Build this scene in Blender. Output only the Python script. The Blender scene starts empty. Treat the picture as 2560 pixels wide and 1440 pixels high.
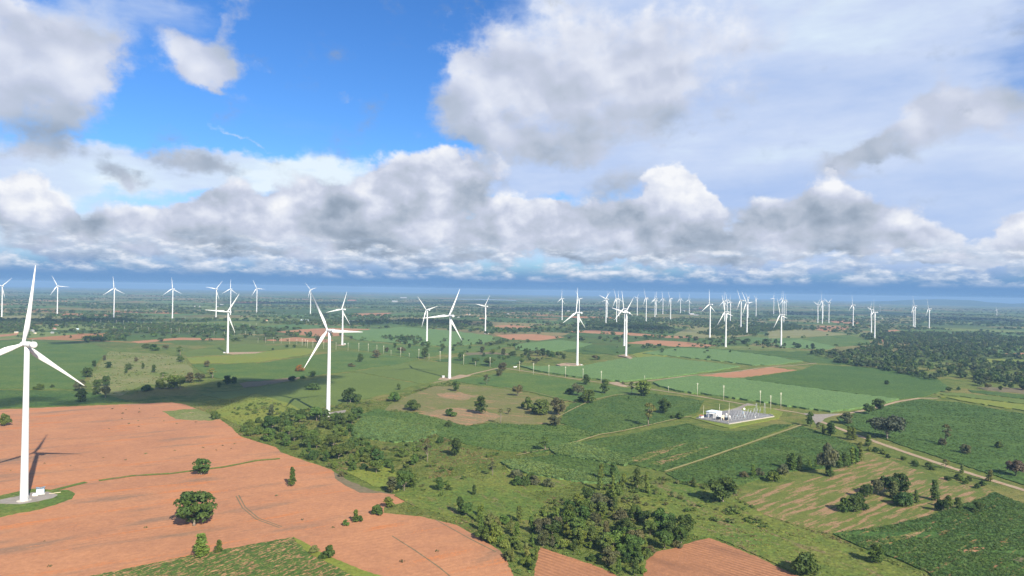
import bpy, bmesh, math, random
import numpy as np
from mathutils import Vector, Matrix, Euler
from mathutils.geometry import tessellate_polygon
random.seed(7)
rng = np.random.default_rng(11)
SC = bpy.context.scene
COL = SC.collection
R = math.radians

# ------------------------------------------------------------------ camera and the picture <-> ground maths
F, CX, CY, CAMZ = 1707.0, 1280.0, 720.0, 147.0       # 24 mm lens on a drone 147 m up
PITCH, ROLL, R2 = math.atan(5 / 1707.0), R(1.0), 2 * 7.3e6
FW = np.array([0, math.cos(PITCH), math.sin(PITCH)])
_r0 = np.array([1.0, 0, 0]); _u0 = np.cross(_r0, FW)
RT = _r0 * math.cos(ROLL) + _u0 * math.sin(ROLL)
UP = -_r0 * math.sin(ROLL) + _u0 * math.cos(ROLL)
EYE = np.array([0, 0, CAMZ])

def gz(x, y):                       # the ground follows the curve of the earth
    return -(x * x + y * y) / R2

def ray(x, y):
    return FW + RT * ((x - CX) / F) - UP * ((y - CY) / F)

def ground(x, y):                   # where a viewing direction meets the ground
    d = ray(x, y); z = 0.0
    for _ in range(8):
        t = (z - CAMZ) / min(d[2], -1e-4)
        p = EYE + d * t
        z = gz(p[0], p[1])
    return Vector((p[0], p[1], z))

def depth_of(p):
    return float((np.array(p) - EYE) @ FW)

def project(P):                     # N x 3 -> N x 2 pixels of the 2560 x 1440 picture
    V = P - EYE; w = V @ FW
    w = np.where(w < 1, 1, w)
    return np.stack([CX + F * (V @ RT) / w, CY - F * (V @ UP) / w], 1)

def inside(poly, Q):
    x, y = Q[:, 0], Q[:, 1]; c = np.zeros(len(Q), bool); n = len(poly)
    for i in range(n):
        x1, y1 = poly[i]; x2, y2 = poly[(i + 1) % n]
        hit = ((y1 > y) != (y2 > y)) & (x < (x2 - x1) * (y - y1) / ((y2 - y1) or 1e-9) + x1)
        c ^= hit
    return c

cam = bpy.data.cameras.new('camera'); cam.sensor_width = 36; cam.lens = 36 * F / 2560
cam.clip_start = 1; cam.clip_end = 150000
co = bpy.data.objects.new('camera', cam); COL.objects.link(co)
M = Matrix.Identity(4)
for i in range(3):
    M[i][0], M[i][1], M[i][2] = RT[i], UP[i], -FW[i]
co.matrix_world = Matrix.Translation((0, 0, CAMZ)) @ M
SC.camera = co

# ------------------------------------------------------------------ small helpers for objects
def tag(o, label=None, cat=None, group=None, kind=None):
    if label: o['label'] = label
    if cat: o['category'] = cat
    if group: o['group'] = group
    if kind: o['kind'] = kind
    return o

def link(name, me, mat=None, parent=None):
    o = bpy.data.objects.new(name, me); COL.objects.link(o)
    if mat and me and not me.materials: me.materials.append(mat)
    if parent: o.parent = parent
    return o

def empty(name, loc, rz=0.0, s=1.0):
    o = bpy.data.objects.new(name, None); COL.objects.link(o)
    o.location = loc; o.rotation_euler = (0, 0, rz); o.scale = (s, s, s)
    o.empty_display_size = 1
    return o

def dup(root):
    c = root.copy(); COL.objects.link(c)
    for ch in root.children:
        d = ch.copy(); COL.objects.link(d); d.parent = c
        for g in ch.children:
            e = g.copy(); COL.objects.link(e); e.parent = d
    return c

def np_mesh(name, V, Fc, smooth=False, attr=None):
    V = np.ascontiguousarray(V, np.float32); Fc = np.ascontiguousarray(Fc, np.int32)
    me = bpy.data.meshes.new(name); k = Fc.shape[1]
    me.vertices.add(len(V)); me.vertices.foreach_set('co', V.ravel())
    me.loops.add(Fc.size); me.loops.foreach_set('vertex_index', Fc.ravel())
    me.polygons.add(len(Fc)); me.polygons.foreach_set('loop_start', np.arange(0, Fc.size, k, dtype=np.int32))
    if attr is not None:
        a = me.attributes.new('tint', 'FLOAT_COLOR', 'POINT')
        c = np.ones((len(V), 4), np.float32); c[:, :3] = attr
        a.data.foreach_set('color', c.ravel())
    if smooth: me.polygons.foreach_set('use_smooth', np.ones(len(Fc), bool))
    me.update(calc_edges=True); me.validate()
    return me

def bm_mesh(name, bm, smooth=False):
    me = bpy.data.meshes.new(name); bm.normal_update(); bm.to_mesh(me); bm.free()
    if smooth:
        for p in me.polygons: p.use_smooth = True
    return me

def add_box(bm, x0, x1, y0, y1, z0, z1, bevel=0.0):
    r = bmesh.ops.create_cube(bm, size=1.0)
    bmesh.ops.scale(bm, verts=r['verts'], vec=(x1 - x0, y1 - y0, z1 - z0))
    bmesh.ops.translate(bm, verts=r['verts'], vec=((x0 + x1) / 2, (y0 + y1) / 2, (z0 + z1) / 2))
    if bevel:
        es = list({e for v in r['verts'] for e in v.link_edges})
        bmesh.ops.bevel(bm, geom=es, offset=bevel, segments=2, affect='EDGES')

def add_tube(bm, pts, radii, n=8, caps=True):        # rings along a polyline
    rings = []
    for i, p in enumerate(pts):
        p = Vector(p)
        a = Vector(pts[max(i - 1, 0)]); b = Vector(pts[min(i + 1, len(pts) - 1)])
        d = (b - a).normalized()
        u = d.orthogonal().normalized() if abs(d.z) < .9 else Vector((1, 0, 0)).cross(d).normalized()
        v = d.cross(u)
        rings.append([bm.verts.new(p + (u * math.cos(2 * math.pi * k / n) + v * math.sin(2 * math.pi * k / n)) * radii[i]) for k in range(n)])
    for a, b in zip(rings, rings[1:]):
        for k in range(n):
            bm.faces.new((a[k], a[(k + 1) % n], b[(k + 1) % n], b[k]))
    if caps:
        bm.faces.new(rings[0][::-1]); bm.faces.new(rings[-1])

def box_mesh(name, *boxes, bevel=0.0):
    bm = bmesh.new()
    for b in boxes: add_box(bm, *b, bevel=bevel)
    return bm_mesh(name, bm)

def tube_mesh(name, *tubes, smooth=True):
    bm = bmesh.new()
    for t in tubes: add_tube(bm, *t)
    return bm_mesh(name, bm, smooth)

# ------------------------------------------------------------------ node helpers
class NB:
    def __init__(s, nt): s.nt = nt
    def n(s, t, **kw):
        nd = s.nt.nodes.new(t)
        for k, v in kw.items(): setattr(nd, k, v)
        return nd
    def put(s, sock, v):
        if isinstance(v, bpy.types.NodeSocket): s.nt.links.new(v, sock)
        else:
            if hasattr(sock.default_value, '__len__') and not hasattr(v, '__len__'): v = [v] * len(sock.default_value)
            if hasattr(sock.default_value, '__len__') and len(sock.default_value) == 4 and len(v) == 3: v = (*v, 1)
            sock.default_value = v
    def m(s, op, a, b=None, c=None, clamp=False):
        nd = s.n('ShaderNodeMath', operation=op, use_clamp=clamp)
        for i, v in enumerate((a, b, c)):
            if v is not None: s.put(nd.inputs[i], v)
        return nd.outputs[0]
    def v(s, op, a, b=None):
        nd = s.n('ShaderNodeVectorMath', operation=op)
        s.put(nd.inputs[0], a)
        if b is not None: s.put(nd.inputs[3 if op == 'SCALE' else 1], b)
        return nd.outputs['Value' if op in ('LENGTH', 'DOT_PRODUCT') else 'Vector']
    def mix(s, f, a, b, mode='MIX'):
        nd = s.n('ShaderNodeMix', data_type='RGBA', blend_type=mode, clamp_factor=True)
        s.put(nd.inputs['Factor'], f); s.put(nd.inputs[6], a); s.put(nd.inputs[7], b)
        return nd.outputs[2]
    def noise(s, vec, scale=1.0, detail=3.0, rough=0.5, dist=0.0, out='Fac', dims='3D'):
        nd = s.n('ShaderNodeTexNoise', noise_dimensions=dims)
        s.put(nd.inputs['Vector'], vec); s.put(nd.inputs['Scale'], scale); s.put(nd.inputs['Detail'], detail)
        s.put(nd.inputs['Roughness'], rough); s.put(nd.inputs['Distortion'], dist)
        return nd.outputs[out]
    def puff(s, vec, scale, detail=2.0, rough=.5):
        nd = s.n('ShaderNodeTexVoronoi', voronoi_dimensions='2D', feature='SMOOTH_F1', normalize=True)
        s.put(nd.inputs['Vector'], vec); s.put(nd.inputs['Scale'], scale); s.put(nd.inputs['Detail'], detail); s.put(nd.inputs['Roughness'], rough); s.put(nd.inputs['Smoothness'], .35)
        return s.m('SUBTRACT', 1.0, nd.outputs['Distance'])
    def mr(s, v, a, b, c=0.0, d=1.0, smooth=True):
        nd = s.n('ShaderNodeMapRange', interpolation_type='SMOOTHSTEP' if smooth else 'LINEAR', clamp=True)
        for k, x in zip(('Value', 'From Min', 'From Max', 'To Min', 'To Max'), (v, a, b, c, d)): s.put(nd.inputs[k], x)
        return nd.outputs[0]
    def mapping(s, vec, loc=(0, 0, 0), rot=(0, 0, 0), scale=(1, 1, 1), kind='POINT'):
        nd = s.n('ShaderNodeMapping', vector_type=kind)
        s.put(nd.inputs['Vector'], vec); s.put(nd.inputs['Location'], loc); s.put(nd.inputs['Rotation'], rot); s.put(nd.inputs['Scale'], scale)
        return nd.outputs[0]
    def sep(s, vec):
        nd = s.n('ShaderNodeSeparateXYZ'); s.put(nd.inputs[0], vec); return nd.outputs
    def comb(s, x, y, z=0.0):
        nd = s.n('ShaderNodeCombineXYZ')
        for i, v in enumerate((x, y, z)): s.put(nd.inputs[i], v)
        return nd.outputs[0]
    def ramp(s, f, stops, mode='LINEAR'):
        nd = s.n('ShaderNodeValToRGB'); cr = nd.color_ramp; cr.interpolation = mode
        while len(cr.elements) < len(stops): cr.elements.new(0.5)
        for e, (p, c) in zip(cr.elements, stops): e.position = p; e.color = (*c, 1)
        s.put(nd.inputs[0], f); return nd.outputs[0]

def new_mat(name):
    m = bpy.data.materials.new(name); m.use_nodes = True
    nt = m.node_tree; bs = nt.nodes['Principled BSDF']
    return m, NB(nt), bs

def plain(name, col, rough=0.6, var=0.12, scale=1.5, metal=0.0):
    m, b, bs = new_mat(name)
    P = b.n('ShaderNodeTexCoord').outputs['Object']
    n1 = b.noise(P, scale, 4, .6)
    f = b.mr(n1, .3, .7, 1 - var, 1 + var * .5)
    c = b.mix(1.0, (*col, 1), b.comb(f, f, f), 'MULTIPLY')
    b.put(bs.inputs['Base Color'], c); bs.inputs['Roughness'].default_value = rough
    bs.inputs['Metallic'].default_value = metal
    return m
# ------------------------------------------------------------------ sun, sky, clouds, haze
SUN_AZ, SUN_EL = math.atan2(0.529, -0.848), R(35)          # behind the camera, to its right
TOSUN = Vector((0.529 * math.cos(SUN_EL), -0.848 * math.cos(SUN_EL), math.sin(SUN_EL)))
sl = bpy.data.lights.new('sun', 'SUN'); sl.energy = 4.8; sl.angle = R(0.53); sl.color = (1.0, 0.91, 0.75)
so = bpy.data.objects.new('sun', sl); COL.objects.link(so)
so.rotation_euler = TOSUN.to_track_quat('Z', 'Y').to_euler()

def skyc(x, y):
    d = ray(x, y); d = d / np.linalg.norm(d)
    return math.atan2(d[0], d[1]), math.asin(d[2])

def build_world():
    w = bpy.data.worlds.new('World'); SC.world = w; w.use_nodes = True
    nt = w.node_tree; nt.nodes.clear(); b = NB(nt)
    N = lambda *a, **k: b.noise(*a, dims='2D', **k)
    D = b.v('NORMALIZE', b.n('ShaderNodeTexCoord').outputs['Generated'])
    dx, dy, dz = b.sep(D)
    az = b.m('ARCTAN2', dx, dy); el = b.m('ARCSINE', dz)
    A = b.comb(az, el)
    # clear sky
    sky = b.n('ShaderNodeTexSky', sky_type='NISHITA', sun_disc=False, sun_elevation=SUN_EL, sun_rotation=SUN_AZ,
              altitude=150, air_density=1.0, dust_density=0.6, ozone_density=2.5).outputs[0]
    hs = b.n('ShaderNodeHueSaturation'); hs.inputs['Saturation'].default_value = 1.16; hs.inputs['Value'].default_value = SKY_STRENGTH
    b.put(hs.inputs['Color'], sky)
    blue = b.mix(1.0, hs.outputs[0], (0.66, 0.98, 1.36, 1), 'MULTIPLY')
    # shared noises, all in sky directions (azimuth, elevation)
    q = b.comb(az, b.m('MULTIPLY', el, 1.3))
    wn = N(q, 7, 3, .55, out='Color')
    warp = b.v('MULTIPLY', b.v('SUBTRACT', wn, (.5, .5, .5)), (.085, .060, 0))
    wf = b.v('MULTIPLY', b.v('SUBTRACT', N(q, 30, 4, .6, out='Color'), (.5, .5, .5)), (.030, .022, 0))
    W = b.v('ADD', b.v('ADD', A, warp), b.v('SCALE', wf, 1.3))
    Wc = b.v('ADD', b.v('ADD', A, b.v('SCALE', warp, .75)), wf)
    n1 = N(q, 11, 8, .60)
    n1l = N(q, 9, 2, .45); n1u = N(b.v('ADD', q, (0.012, 0.030, 0)), 9, 2, .45)
    qp = b.v('ADD', q, b.v('SCALE', wf, 1.2))
    p1 = b.puff(qp, 15, 2.0, .55); p1u = b.puff(b.v('ADD', qp, (.006, .014, 0)), 15, 2.0, .55)
    big = b.m('SUBTRACT', n1l, n1u); puf = b.m('SUBTRACT', p1, p1u)

    chain = [None]                       # each mass waits for the one before it, so few values are alive at a time
    def layer(blobs, coord):
        Dn = Sn = None
        cx, cy_, _ = b.sep(coord)
        for (x, y, rx, ry, rot, k, top, bot) in blobs:
            a0, e0 = skyc(x, y)
            ra = (skyc(x + rx, y)[0] - skyc(x - rx, y)[0]) / 2
            re = (skyc(x, y - ry)[1] - skyc(x, y + ry)[1]) / 2
            if chain[0] is not None: coord = b.comb(cx, cy_, b.m('MULTIPLY', chain[0], 1e-7))
            ql = b.mapping(coord, (a0, e0, 0), (0, 0, R(rot)), (ra, re, 1), 'TEXTURE')
            wgt = b.mr(b.v('LENGTH', ql), 1.30, 0.20, 0, k)
            t = b.m('MULTIPLY_ADD', b.sep(ql)[1], (top - bot) / 2, (top + bot) / 2)
            s_ = b.m('MULTIPLY', wgt, t)
            Dn = wgt if Dn is None else b.m('ADD', Dn, wgt)
            Sn = s_ if Sn is None else b.m('ADD', Sn, s_)
            chain[0] = b.m('ADD', Sn, Dn)
        return b.m('MINIMUM', Dn, 1.12), b.m('DIVIDE', Sn, b.m('MAXIMUM', Dn, .001))

    veil = [(2000, 110, 800, 330, 0, 1, .80, .70), (1500, 80, 300, 220, 0, .85, .72, .68), (1330, 330, 170, 130, 0, .7, .74, .7), (2300, 480, 560, 240, 0, .9, .66, .58),
            (1740, 420, 480, 200, 0, .9, .66, .62), (2080, 330, 330, 75, 17, .8, .95, .85), (1330, 430, 220, 70, 0, .8, .85, .85), (1260, 470, 100, 50, 0, .6, .9, .8),
            (720, 440, 330, 58, 0, 1.1, 1.0, .97), (400, 425, 260, 62, 0, 1, .90, .92), (110, 420, 260, 70, 0, 1, .80, .85), (330, 40, 330, 70, 0, .42, .60, .60), (150, 60, 160, 90, 0, .5, .66, .66),
            (640, 600, 760, 110, 0, 1.1, .78, .70), (1900, 620, 900, 90, 0, .9, .66, .62)]
    soft = [(1400, 110, 260, 130, 14, .62, .88, .80), (1640, 160, 240, 150, 0, .52, .88, .80), (1800, 60, 280, 100, 0, .45, .9, .84), (110, 160, 235, 190, 0, 1.05, .84, .60), (55, 305, 180, 85, 0, 1, .56, .40), (235, 130, 120, 120, 0, .8, .76, .66), (20, 60, 90, 110, 0, .9, .84, .74),
            (480, 140, 140, 66, 0, .95, .80, .70), (560, 185, 95, 55, 0, .9, .76, .64), (540, 215, 50, 32, 0, .6, .66, .6), (590, 70, 40, 85, 0, .55, .70, .62),
            (1150, 245, 105, 100, 0, .95, .80, .62), (1240, 300, 90, 120, 0, .7, .74, .62), (1465, 290, 230, 130, 8, .95, .74, .60), (1375, 378, 125, 55, 0, .95, .56, .46),
            (1580, 205, 120, 95, 0, .7, .72, .60), (1340, 180, 140, 130, 0, .85, .76, .66), (1180, 180, 60, 70, 30, .6, .76, .7),
            (2350, 300, 210, 82, 25, .9, .72, .58), (2200, 372, 150, 46, 25, .9, .58, .52), (2330, 235, 70, 55, 0, .8, .62, .56),
            (2530, 290, 110, 100, 0, .65, .68, .62), (480, 415, 125, 34, -10, .85, .60, .52), (300, 432, 85, 32, -18, .75, .58, .50), (90, 390, 150, 40, 0, .75, .68, .56),
            (840, 243, 40, 18, 0, .40, .66, .6), (605, 346, 85, 9, -14, .50, .85, .8), (1570, 450, 130, 60, 12, .7, .56, .48), (1150, 330, 120, 30, 0, .4, .66, .56), (1800, 250, 200, 40, 20, .35, .62, .56)]
    cum = [(1085, 425, 170, 78, 0, 1.1, .88, .50), (1095, 475, 150, 52, 0, .85, .62, .46), (1692, 498, 98, 92, 0, 2.3, .98, .66), (1735, 565, 82, 78, 0, 1.2, .92, .66), (1640, 560, 90, 60, 0, .8, .80, .5),
           (1480, 575, 280, 85, 0, 1, .72, .40), (1320, 545, 130, 72, 0, 1, .80, .52), (1640, 605, 220, 42, 0, .9, .60, .38),
           (450, 565, 200, 78, 0, 1.05, .80, .42), (640, 560, 210, 88, 0, 1, .72, .42), (850, 545, 230, 108, 0, 1.05, .74, .42), (1000, 520, 110, 90, 0, .8, .80, .54),
           (1060, 565, 200, 108, 0, 1, .76, .44), (1215, 605, 160, 52, 0, .95, .68, .48), (330, 600, 140, 44, 0, .85, .66, .48), (572, 490, 72, 46, 0, .9, 1.0, .76), (970, 505, 66, 50, 0, .6, .92, .66),
           (60, 500, 155, 68, 0, 1.1, 1.08, .46), (150, 560, 160, 52, 0, .95, .54, .42), (200, 612, 200, 42, 0, .8, .76, .54),
           (2080, 565, 250, 80, 0, 1.05, .76, .48), (2090, 505, 90, 60, 0, .8, .72, .60), (1950, 605, 200, 46, 0, .85, .64, .50), (2265, 590, 140, 58, 0, .85, .76, .56),
           (2500, 612, 140, 40, 0, .95, .80, .54), (2550, 572, 78, 50, 0, 1, 1.08, .76), (2390, 635, 150, 26, 0, .85, .76, .56), (1760, 642, 240, 30, 0, .8, .66, .54), (600, 634, 560, 28, 0, .7, .60, .48)]
    # high thin veil
    vd, vs = layer(veil, W)
    vn = N(b.mapping(A, rot=(0, 0, R(-16)), scale=(3.0, 11, 1)), 1.0, 5, .58)
    vc = b.m('SUBTRACT', vn, .5)
    vm = b.mr(b.m('ADD', vd, b.m('MULTIPLY', vc, .9)), .10, .85)
    vcol = b.ramp(b.m('ADD', vs, b.m('MULTIPLY', vc, .85)), [(.38, (.38, .53, .86)), (.62, (.51, .63, .89)), (.80, (.62, .72, .93)), (.96, (.74, .86, .98)), (1.0, (.83, .93, 1.0))])
    col = b.mix(b.m('MULTIPLY', vm, .95), blue, vcol)
    # clouds overhead and behind the camera
    far = b.mr(b.m('ABSOLUTE', az), .80, 1.15)
    far = b.m('MAXIMUM', far, b.mr(el, .48, .7))
    gcol = b.ramp(b.m('MULTIPLY_ADD', big, 1.5, b.m('SUBTRACT', 1.05, b.m('MULTIPLY', n1, .75))), [(.3, (.36, .41, .50)), (.6, (.60, .66, .78)), (.9, (.85, .88, .94))])
    gm = b.m('MULTIPLY', b.mr(N(q, 3.2, 4, .6), .45, .62), far)
    col = b.mix(gm, col, gcol)
    CR = [(.30, (.30, .37, .47)), (.44, (.39, .46, .57)), (.56, (.49, .55, .66)), (.70, (.58, .63, .77)), (.84, (.74, .78, .89)), (1.0, (.93, .945, .98))]
    # soft mid clouds
    sd, ss = layer(soft, W)
    sm = b.mr(b.m('ADD', sd, b.m('MULTIPLY', b.m('SUBTRACT', n1, .5), 2.1)), .08, 1.05)
    scol = b.ramp(b.m('ADD', b.m('ADD', ss, b.m('MULTIPLY', big, .7)), b.m('MULTIPLY', puf, .30)), CR)
    col = b.mix(b.m('MULTIPLY', sm, .96), col, scol)
    # heaped clouds
    cd, cs = layer(cum, Wc)
    dens = b.m('ADD', cd, b.m('MULTIPLY', b.m('SUBTRACT', n1, .5), 1.5))
    dens = b.m('ADD', dens, b.m('MULTIPLY', b.m('SUBTRACT', p1, .62), .55))
    cm = b.mr(dens, .28, .72)
    crisp = b.m('SUBTRACT', n1, n1l)
    ccol = b.ramp(b.m('ADD', b.m('ADD', b.m('ADD', cs, b.m('MULTIPLY_ADD', crisp, .70, .03)), b.m('MULTIPLY', big, 1.15)), b.m('MULTIPLY', puf, .62)), CR)
    col = b.mix(cm, col, ccol)
    # small rows of cloud low over the horizon
    lq = b.comb(b.m('MULTIPLY', az, 22.0), b.m('MULTIPLY', el, 58.0))
    l1 = N(lq, 1.0, 6, .60); l1u = N(b.v('ADD', lq, (.10, .34, 0)), 1.0, 4, .55)
    band = b.m('MULTIPLY', b.mr(el, .010, .024), b.mr(el, .080, .050))
    lm = b.m('MULTIPLY', b.m('MULTIPLY', b.mr(l1, .34, .64), band), .88)
    lv = b.m('ADD', b.m('MULTIPLY', b.m('SUBTRACT', l1, l1u), 1.3), .62)
    lcol = b.ramp(lv, [(.30, (.36, .46, .60)), (.50, (.46, .56, .72)), (.68, (.58, .67, .82)), (.95, (.88, .91, .97))])
    # blue distance right above the horizon
    base = b.mix(b.mr(el, .054, .012), col, (.160, .325, .60, 1))
    col = b.mix(lm, base, lcol)
    bg = b.n('ShaderNodeBackground'); b.put(bg.inputs['Color'], col); bg.inputs['Strength'].default_value = SKY_GAIN
    nt.links.new(bg.outputs[0], b.n('ShaderNodeOutputWorld').inputs[0])
    w.cycles.sampling_method = 'MANUAL'; w.cycles.sample_map_resolution = 256
SKY_STRENGTH, SKY_GAIN = 0.12, 0.50
build_world()

def build_haze():
    m = bpy.data.materials.new('haze'); m.use_nodes = True; nt = m.node_tree; nt.nodes.clear()
    pv = nt.nodes.new('ShaderNodeVolumePrincipled')
    pv.inputs['Color'].default_value = (0.30, 0.51, 0.80, 1); pv.inputs['Density'].default_value = HAZE
    pv.inputs['Density Attribute'].default_value = ''; pv.inputs['Anisotropy'].default_value = 0.0
    nt.links.new(pv.outputs[0], nt.nodes.new('ShaderNodeOutputMaterial').inputs['Volume'])
    m.cycles.homogeneous_volume = True
    tag(link('haze', box_mesh('haze', (-66000, 66000, -66000, 66000, -320, 172)), m), kind='stuff')
HAZE = 7.5e-5
build_haze()

def build_cloud():                          # a low cloud overhead that shades a band of the fields
    m = bpy.data.materials.new('cloud_vapour'); m.use_nodes = True; nt = m.node_tree; nt.nodes.clear()
    vs = nt.nodes.new('ShaderNodeVolumePrincipled'); vs.inputs['Color'].default_value = (.95, .96, 1, 1); vs.inputs['Density'].default_value = .040
    vs.inputs['Density Attribute'].default_value = ''
    nt.links.new(vs.outputs[0], nt.nodes.new('ShaderNodeOutputMaterial').inputs['Volume']); m.cycles.homogeneous_volume = True
    def deck(h, parts, dens, vox, seed):
        mm = m.copy(); mm.node_tree.nodes['Principled Volume'].inputs['Density'].default_value = dens
        off = Vector((0.529, -0.848, 0)) * (h / math.tan(SUN_EL)); rg = random.Random(seed); bm = bmesh.new()
        for (x, y, rx, ry, rz, n) in parts:                # x, y: where the shadow falls
            p = ground(x, y) + off
            for _ in range(n):
                q = Vector((p.x + rg.uniform(-1, 1) * rx * .8, p.y + rg.uniform(-1, 1) * ry * .7, h + rg.uniform(-.5, .5) * rz))
                f = rg.uniform(.55, .95)
                res = bmesh.ops.create_icosphere(bm, subdivisions=3, radius=1.0)
                for v in res['verts']:
                    d = v.co.copy(); k = 1 + .16 * math.sin(d.x * 5 + q.x) * math.sin(d.y * 4 + q.y) + .10 * math.sin(d.z * 7 + d.x * 6)
                    v.co = q + Vector((d.x * rx * f * k, d.y * ry * f * k, d.z * rz * f * k))
        o = link('clouds', bm_mesh('clouds', bm, True), mm); tag(o, kind='stuff')
        rm = o.modifiers.new('merge', 'REMESH'); rm.mode = 'VOXEL'; rm.voxel_size = vox
    deck(620.0, [(x, y, r, r, r * .42, n) for (x, y, r, n) in ((-60, 1003, 34, 3), (60, 1004, 30, 3), (170, 1003, 28, 3), (300, 1000, 30, 3), (400, 994, 46, 4), (480, 986, 62, 5), (560, 978, 66, 6), (640, 968, 62, 6), (710, 958, 50, 4), (790, 945, 30, 3), (150, 856, 40, 3), (230, 852, 34, 3))], .040, 7, 4)
    def band(x0, x1, y, half, step):
        out = []; x = x0
        while x <= x1:
            g = ground(x, y); D = g.y
            out.append((x, y + random.uniform(-.3, .3) * half, step * D / F * 1.1, D * D * half / (CAMZ * F), 95, 3)); x += step
        return out
    deck(1600.0, band(-60, 300, 803, 5, 60) + band(930, 1190, 807, 6, 45) + band(1500, 1640, 822, 4, 45), .0055, 22, 8)
    deck(3600.0, band(640, 930, 757, 3, 60) + band(1290, 1760, 773, 3, 70) + band(1060, 1260, 757, 2.5, 60) + band(1930, 2250, 784, 3, 60) + band(2380, 2600, 800, 6, 60), .0055, 40, 9)
build_cloud()

SC.view_settings.view_transform = 'Standard'; SC.view_settings.look = 'None'; SC.view_settings.exposure = math.log2(1 / SKY_GAIN); SC.view_settings.gamma = 1.0
SC.render.engine = 'CYCLES'
cy = SC.cycles
cy.use_denoising = True; cy.max_bounces = 4; cy.diffuse_bounces = 2; cy.glossy_bounces = 1; cy.transmission_bounces = 3; cy.transparent_max_bounces = 4
cy.volume_bounces = 0; cy.use_adaptive_sampling = False
cy.sample_clamp_indirect = 4.0
# ------------------------------------------------------------------ the land
def dirang(x1, y1, x2, y2):                 # world angle of a line seen in the picture
    a, c = ground(x1, y1), ground(x2, y2)
    return math.atan2(c.y - a.y, c.x - a.x)

def field_mat(name, c1, c2, soil=None, streak=None, cover=.5, rows=None, stain=None, bump=.5, grain=1.6, var=.30, patch=(.012, .3)):
    """c1/c2: the two tones; soil shows through where the streaked noise passes COVER; rows: (angle, spacing, strength)."""
    ad = lambda c: (c[0] * .98, c[1] * .95, c[2] * .64, 1) if c[1] > c[0] else c
    c1, c2 = ad(c1), ad(c2)
    m, b, bs = new_mat(name)
    P = b.n('ShaderNodeNewGeometry').outputs['Position']
    big = b.noise(P, patch[0], 4, .6); mid = b.noise(P, .11, 4, .6); fine = b.noise(P, grain, 3, .65)
    f = b.m('ADD', b.m('MULTIPLY', big, .6), b.m('MULTIPLY', mid, .4))
    col = b.mix(b.mr(f, .5 - patch[1] * .5, .5 + patch[1] * .5), c1, c2)
    if stain:
        ang = streak[0] if streak else 0
        sq = b.mapping(P, rot=(0, 0, -ang)); sq = b.v('MULTIPLY', sq, (1 / 90, 1 / 22, 1))
        col = b.mix(b.m('MULTIPLY', b.mr(b.noise(sq, 1, 4, .55), .52, .72), .8), col, stain)
    if soil:
        ang, lx, ly = streak
        sq = b.v('MULTIPLY', b.mapping(P, rot=(0, 0, -ang)), (1 / lx, 1 / ly, 1))
        g = b.m('ADD', b.m('MULTIPLY', b.noise(sq, 1, 5, .62), .75), b.m('MULTIPLY', fine, .25))
        col = b.mix(b.mr(g, cover, cover + .09), col, soil)
    if rows:
        ang, sp, k = rows
        rx = b.sep(b.mapping(b.v('ADD', P, b.v('SCALE', b.noise(P, .02, 2, .5, out='Color'), 3.0)), rot=(0, 0, -ang)))[1]
        wv = b.m('SINE', b.m('MULTIPLY', rx, 2 * math.pi / sp))
        k2 = b.m('MULTIPLY', b.mr(b.noise(P, .02, 3, .5), .35, .65), k)
        wv = b.m('MULTIPLY_ADD', wv, k2, 1.0)
        col = b.mix(1.0, col, b.comb(wv, wv, wv), 'MULTIPLY')
    g2 = b.mr(fine, .25, .75, 1 - var, 1 + var, False)
    g3 = b.mr(b.noise(P, .32, 2, .6), .34, .66, 1 - var * .7, 1 + var * .55, False)
    g2 = b.m('MULTIPLY', g2, g3)
    col = b.mix(1.0, col, b.comb(g2, g2, g2), 'MULTIPLY')
    b.put(bs.inputs['Base Color'], col); bs.inputs['Roughness'].default_value = .9
    bs.inputs['Specular IOR Level'].default_value = .15
    if bump:
        bn = b.n('ShaderNodeBump'); bn.inputs['Strength'].default_value = 1.0; bn.inputs['Distance'].default_value = bump
        b.put(bn.inputs['Height'], b.m('ADD', fine, b.m('MULTIPLY', mid, 1.5))); b.put(bs.inputs['Normal'], bn.outputs[0])
    return m

def smooth_line(pts, step=9.0, jit=0.0, closed=True):
    out = []; n = len(pts)
    for i in range(n if closed else n - 1):
        (x1, y1), (x2, y2) = pts[i], pts[(i + 1) % n]
        k = max(1, int(math.hypot(x2 - x1, (y2 - y1) * 2) / step))
        for j in range(k):
            t = j / k
            w = 0 if j == 0 else jit
            out.append((x1 + (x2 - x1) * t + random.uniform(-w, w), y1 + (y2 - y1) * t + random.uniform(-w, w) * .45))
    if not closed: out.append(pts[-1])
    return out

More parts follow.
